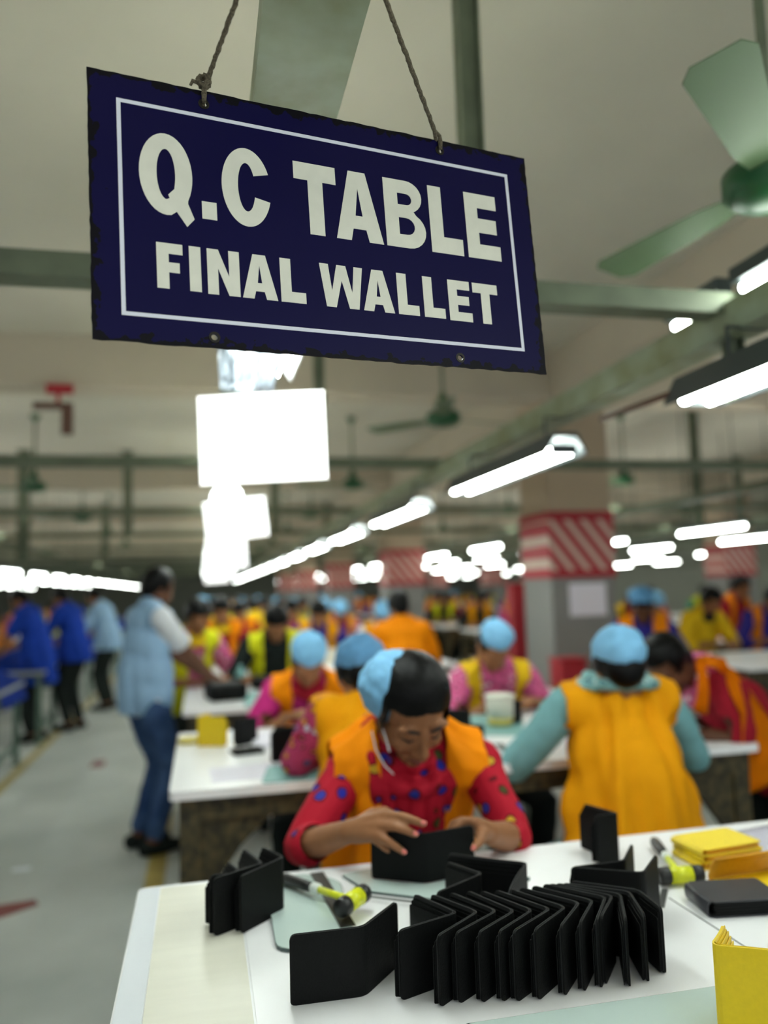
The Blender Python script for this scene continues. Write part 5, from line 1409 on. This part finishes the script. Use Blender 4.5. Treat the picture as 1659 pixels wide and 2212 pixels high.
SEATS = [(o.location.x, o.location.y) for o in bpy.data.objects if o.name.startswith('person')]
count = {}
for i, (x, y, face, sd_, k, colname) in enumerate(places):
    if any(abs(x-cx-.3) < .5 and abs(y-by-.35) < .55 for cx in (2.91, 9.05) for by in BAYS): continue
    if any((x-a_)**2+(y-b_)**2 < .46**2 for a_, b_ in SEATS): continue
    SEATS.append((x, y))
    rz0 = {0: 0, 1: pi, 2: -pi/2}[face]; pi_ = (1, 3, 3, 3) if face == 0 else (0, 0, 0, 2)
    pk = R.choice(pi_); pr = protos[pk]
    sn_, sm_ = R.choice(shirts); vn_, vm_ = R.choice(vests)
    capped = 'cap' in pr[1]; rzj = rz0+R.uniform(-.35, .35)
    posn = R.choice
    key = (colname, k, sd_); count[key] = count.get(key, 0)+1
    ordn = ['first', 'second', 'third'][count[key]-1]
    where = {'middle': f'{ORD[k+1]} middle table', 'right': f'{ORD[k]} right table', 'far right': f'{ORD[k]} far right table', 'sewing': f'{ORD[k]} left machine'}[colname]
    lb = f'worker in {vn_} vest, {sn_.split()[0]} shirt, {"blue cap" if capped else "black hair"}, {sd_} side, {ordn} seat, {where}'
    if pr[3] is None:
        Jp = joints(0, 0, 0, seat=.58, **pr[2])
        lk = dict(pr[1]); t = person(lb, (0, 0, 0), Jp, lk, group='workers seated at the far tables'); pr[3] = t
        # a coarse version would do: these stand far away
    else: t = copy_tree(pr[3], None, lb)
    t['group'] = 'workers seated at the far tables'
    t.location = (x, y, 0); t.rotation_euler = (0, 0, rzj); t['label'] = lb
    for ch in t.children:
        nm = ch.name.split('.')[0]
        if nm in ('shirt', 'vest'):
            ch.material_slots[0].link = 'OBJECT'; ch.material_slots[0].material = sm_ if nm == 'shirt' else vm_

# ---- work in progress lying on the further tables
R = random.Random(40)
heap = sheet_ = cont = None
for nm, xs, ys in (('middle', .1, midY[2:12]), ('right', 3.8, rightY[1:10])):
    for k, yt in enumerate(ys):
        if nm == 'right' and 5.1 < yt % 6.1 - .4 < 0: continue
        for q_ in range(3):
            x = xs+.3+.62*q_+R.uniform(-.08, .08); y = yt+.35+R.uniform(-.1, .25); pos = ['left', 'centre', 'right'][q_]
            where = f'at the {pos} of the {ORD[k+2]} {nm} table'
            kind = (q_+k) % 3
            if kind == 0:
                if heap is None:
                    heap = thing('wallet_stack', 'stack', 'wallets', (0, 0, 0), 0)
                    for z_ in range(4):
                        bm = bmesh.new(); slab(bm, round_rect(-.12, -.09, .12, .09, .012), z_*.02, z_*.02+.017, Matrix.Rotation(.12*(z_ % 2)-.05, 4, 'Z')); bm_obj('wallet_layer', bm, m_black, heap, False)
                    o = heap
                else: o = copy_tree(heap, None)
                o['label'] = 'black wallets stacked flat ' + where; o['group'] = 'black stacks on the far tables'
            elif kind == 1:
                if cont is None:
                    cont = thing('plastic_bin', 'bin', 'bin', (0, 0, 0), 0)
                    bm = bmesh.new(); box(bm, -.15, -.10, 0, .15, .10, .008); bm_obj('bottom', bm, m_tub, cont, False)
                    for (a1, b1, a2, b2) in ((-.15, -.10, .15, -.09), (-.15, .09, .15, .10), (-.15, -.09, -.14, .09), (.14, -.09, .15, .09)):
                        bm = bmesh.new(); box(bm, a1, b1, .008, a2, b2, .11); bm_obj('side', bm, m_tub, cont, False)
                    o = cont
                else: o = copy_tree(cont, None)
                o['label'] = 'white plastic bin ' + where; o['group'] = 'white bins on the far tables'
            else:
                if sheet_ is None:
                    bm = bmesh.new(); slab(bm, round_rect(-.2, -.15, .2, .15, .02), 0, .004); sheet_ = bm_obj('cutting_mat', bm, m_mat, None, False); props(sheet_, 'mat', 'mat'); o = sheet_
                else: o = copy_tree(sheet_, None)
                o['label'] = 'teal cutting mat ' + where; o['group'] = 'teal mats on the far tables'
            o.location = (x, y, TZ); o.rotation_euler = (0, 0, R.uniform(-.3, .3))
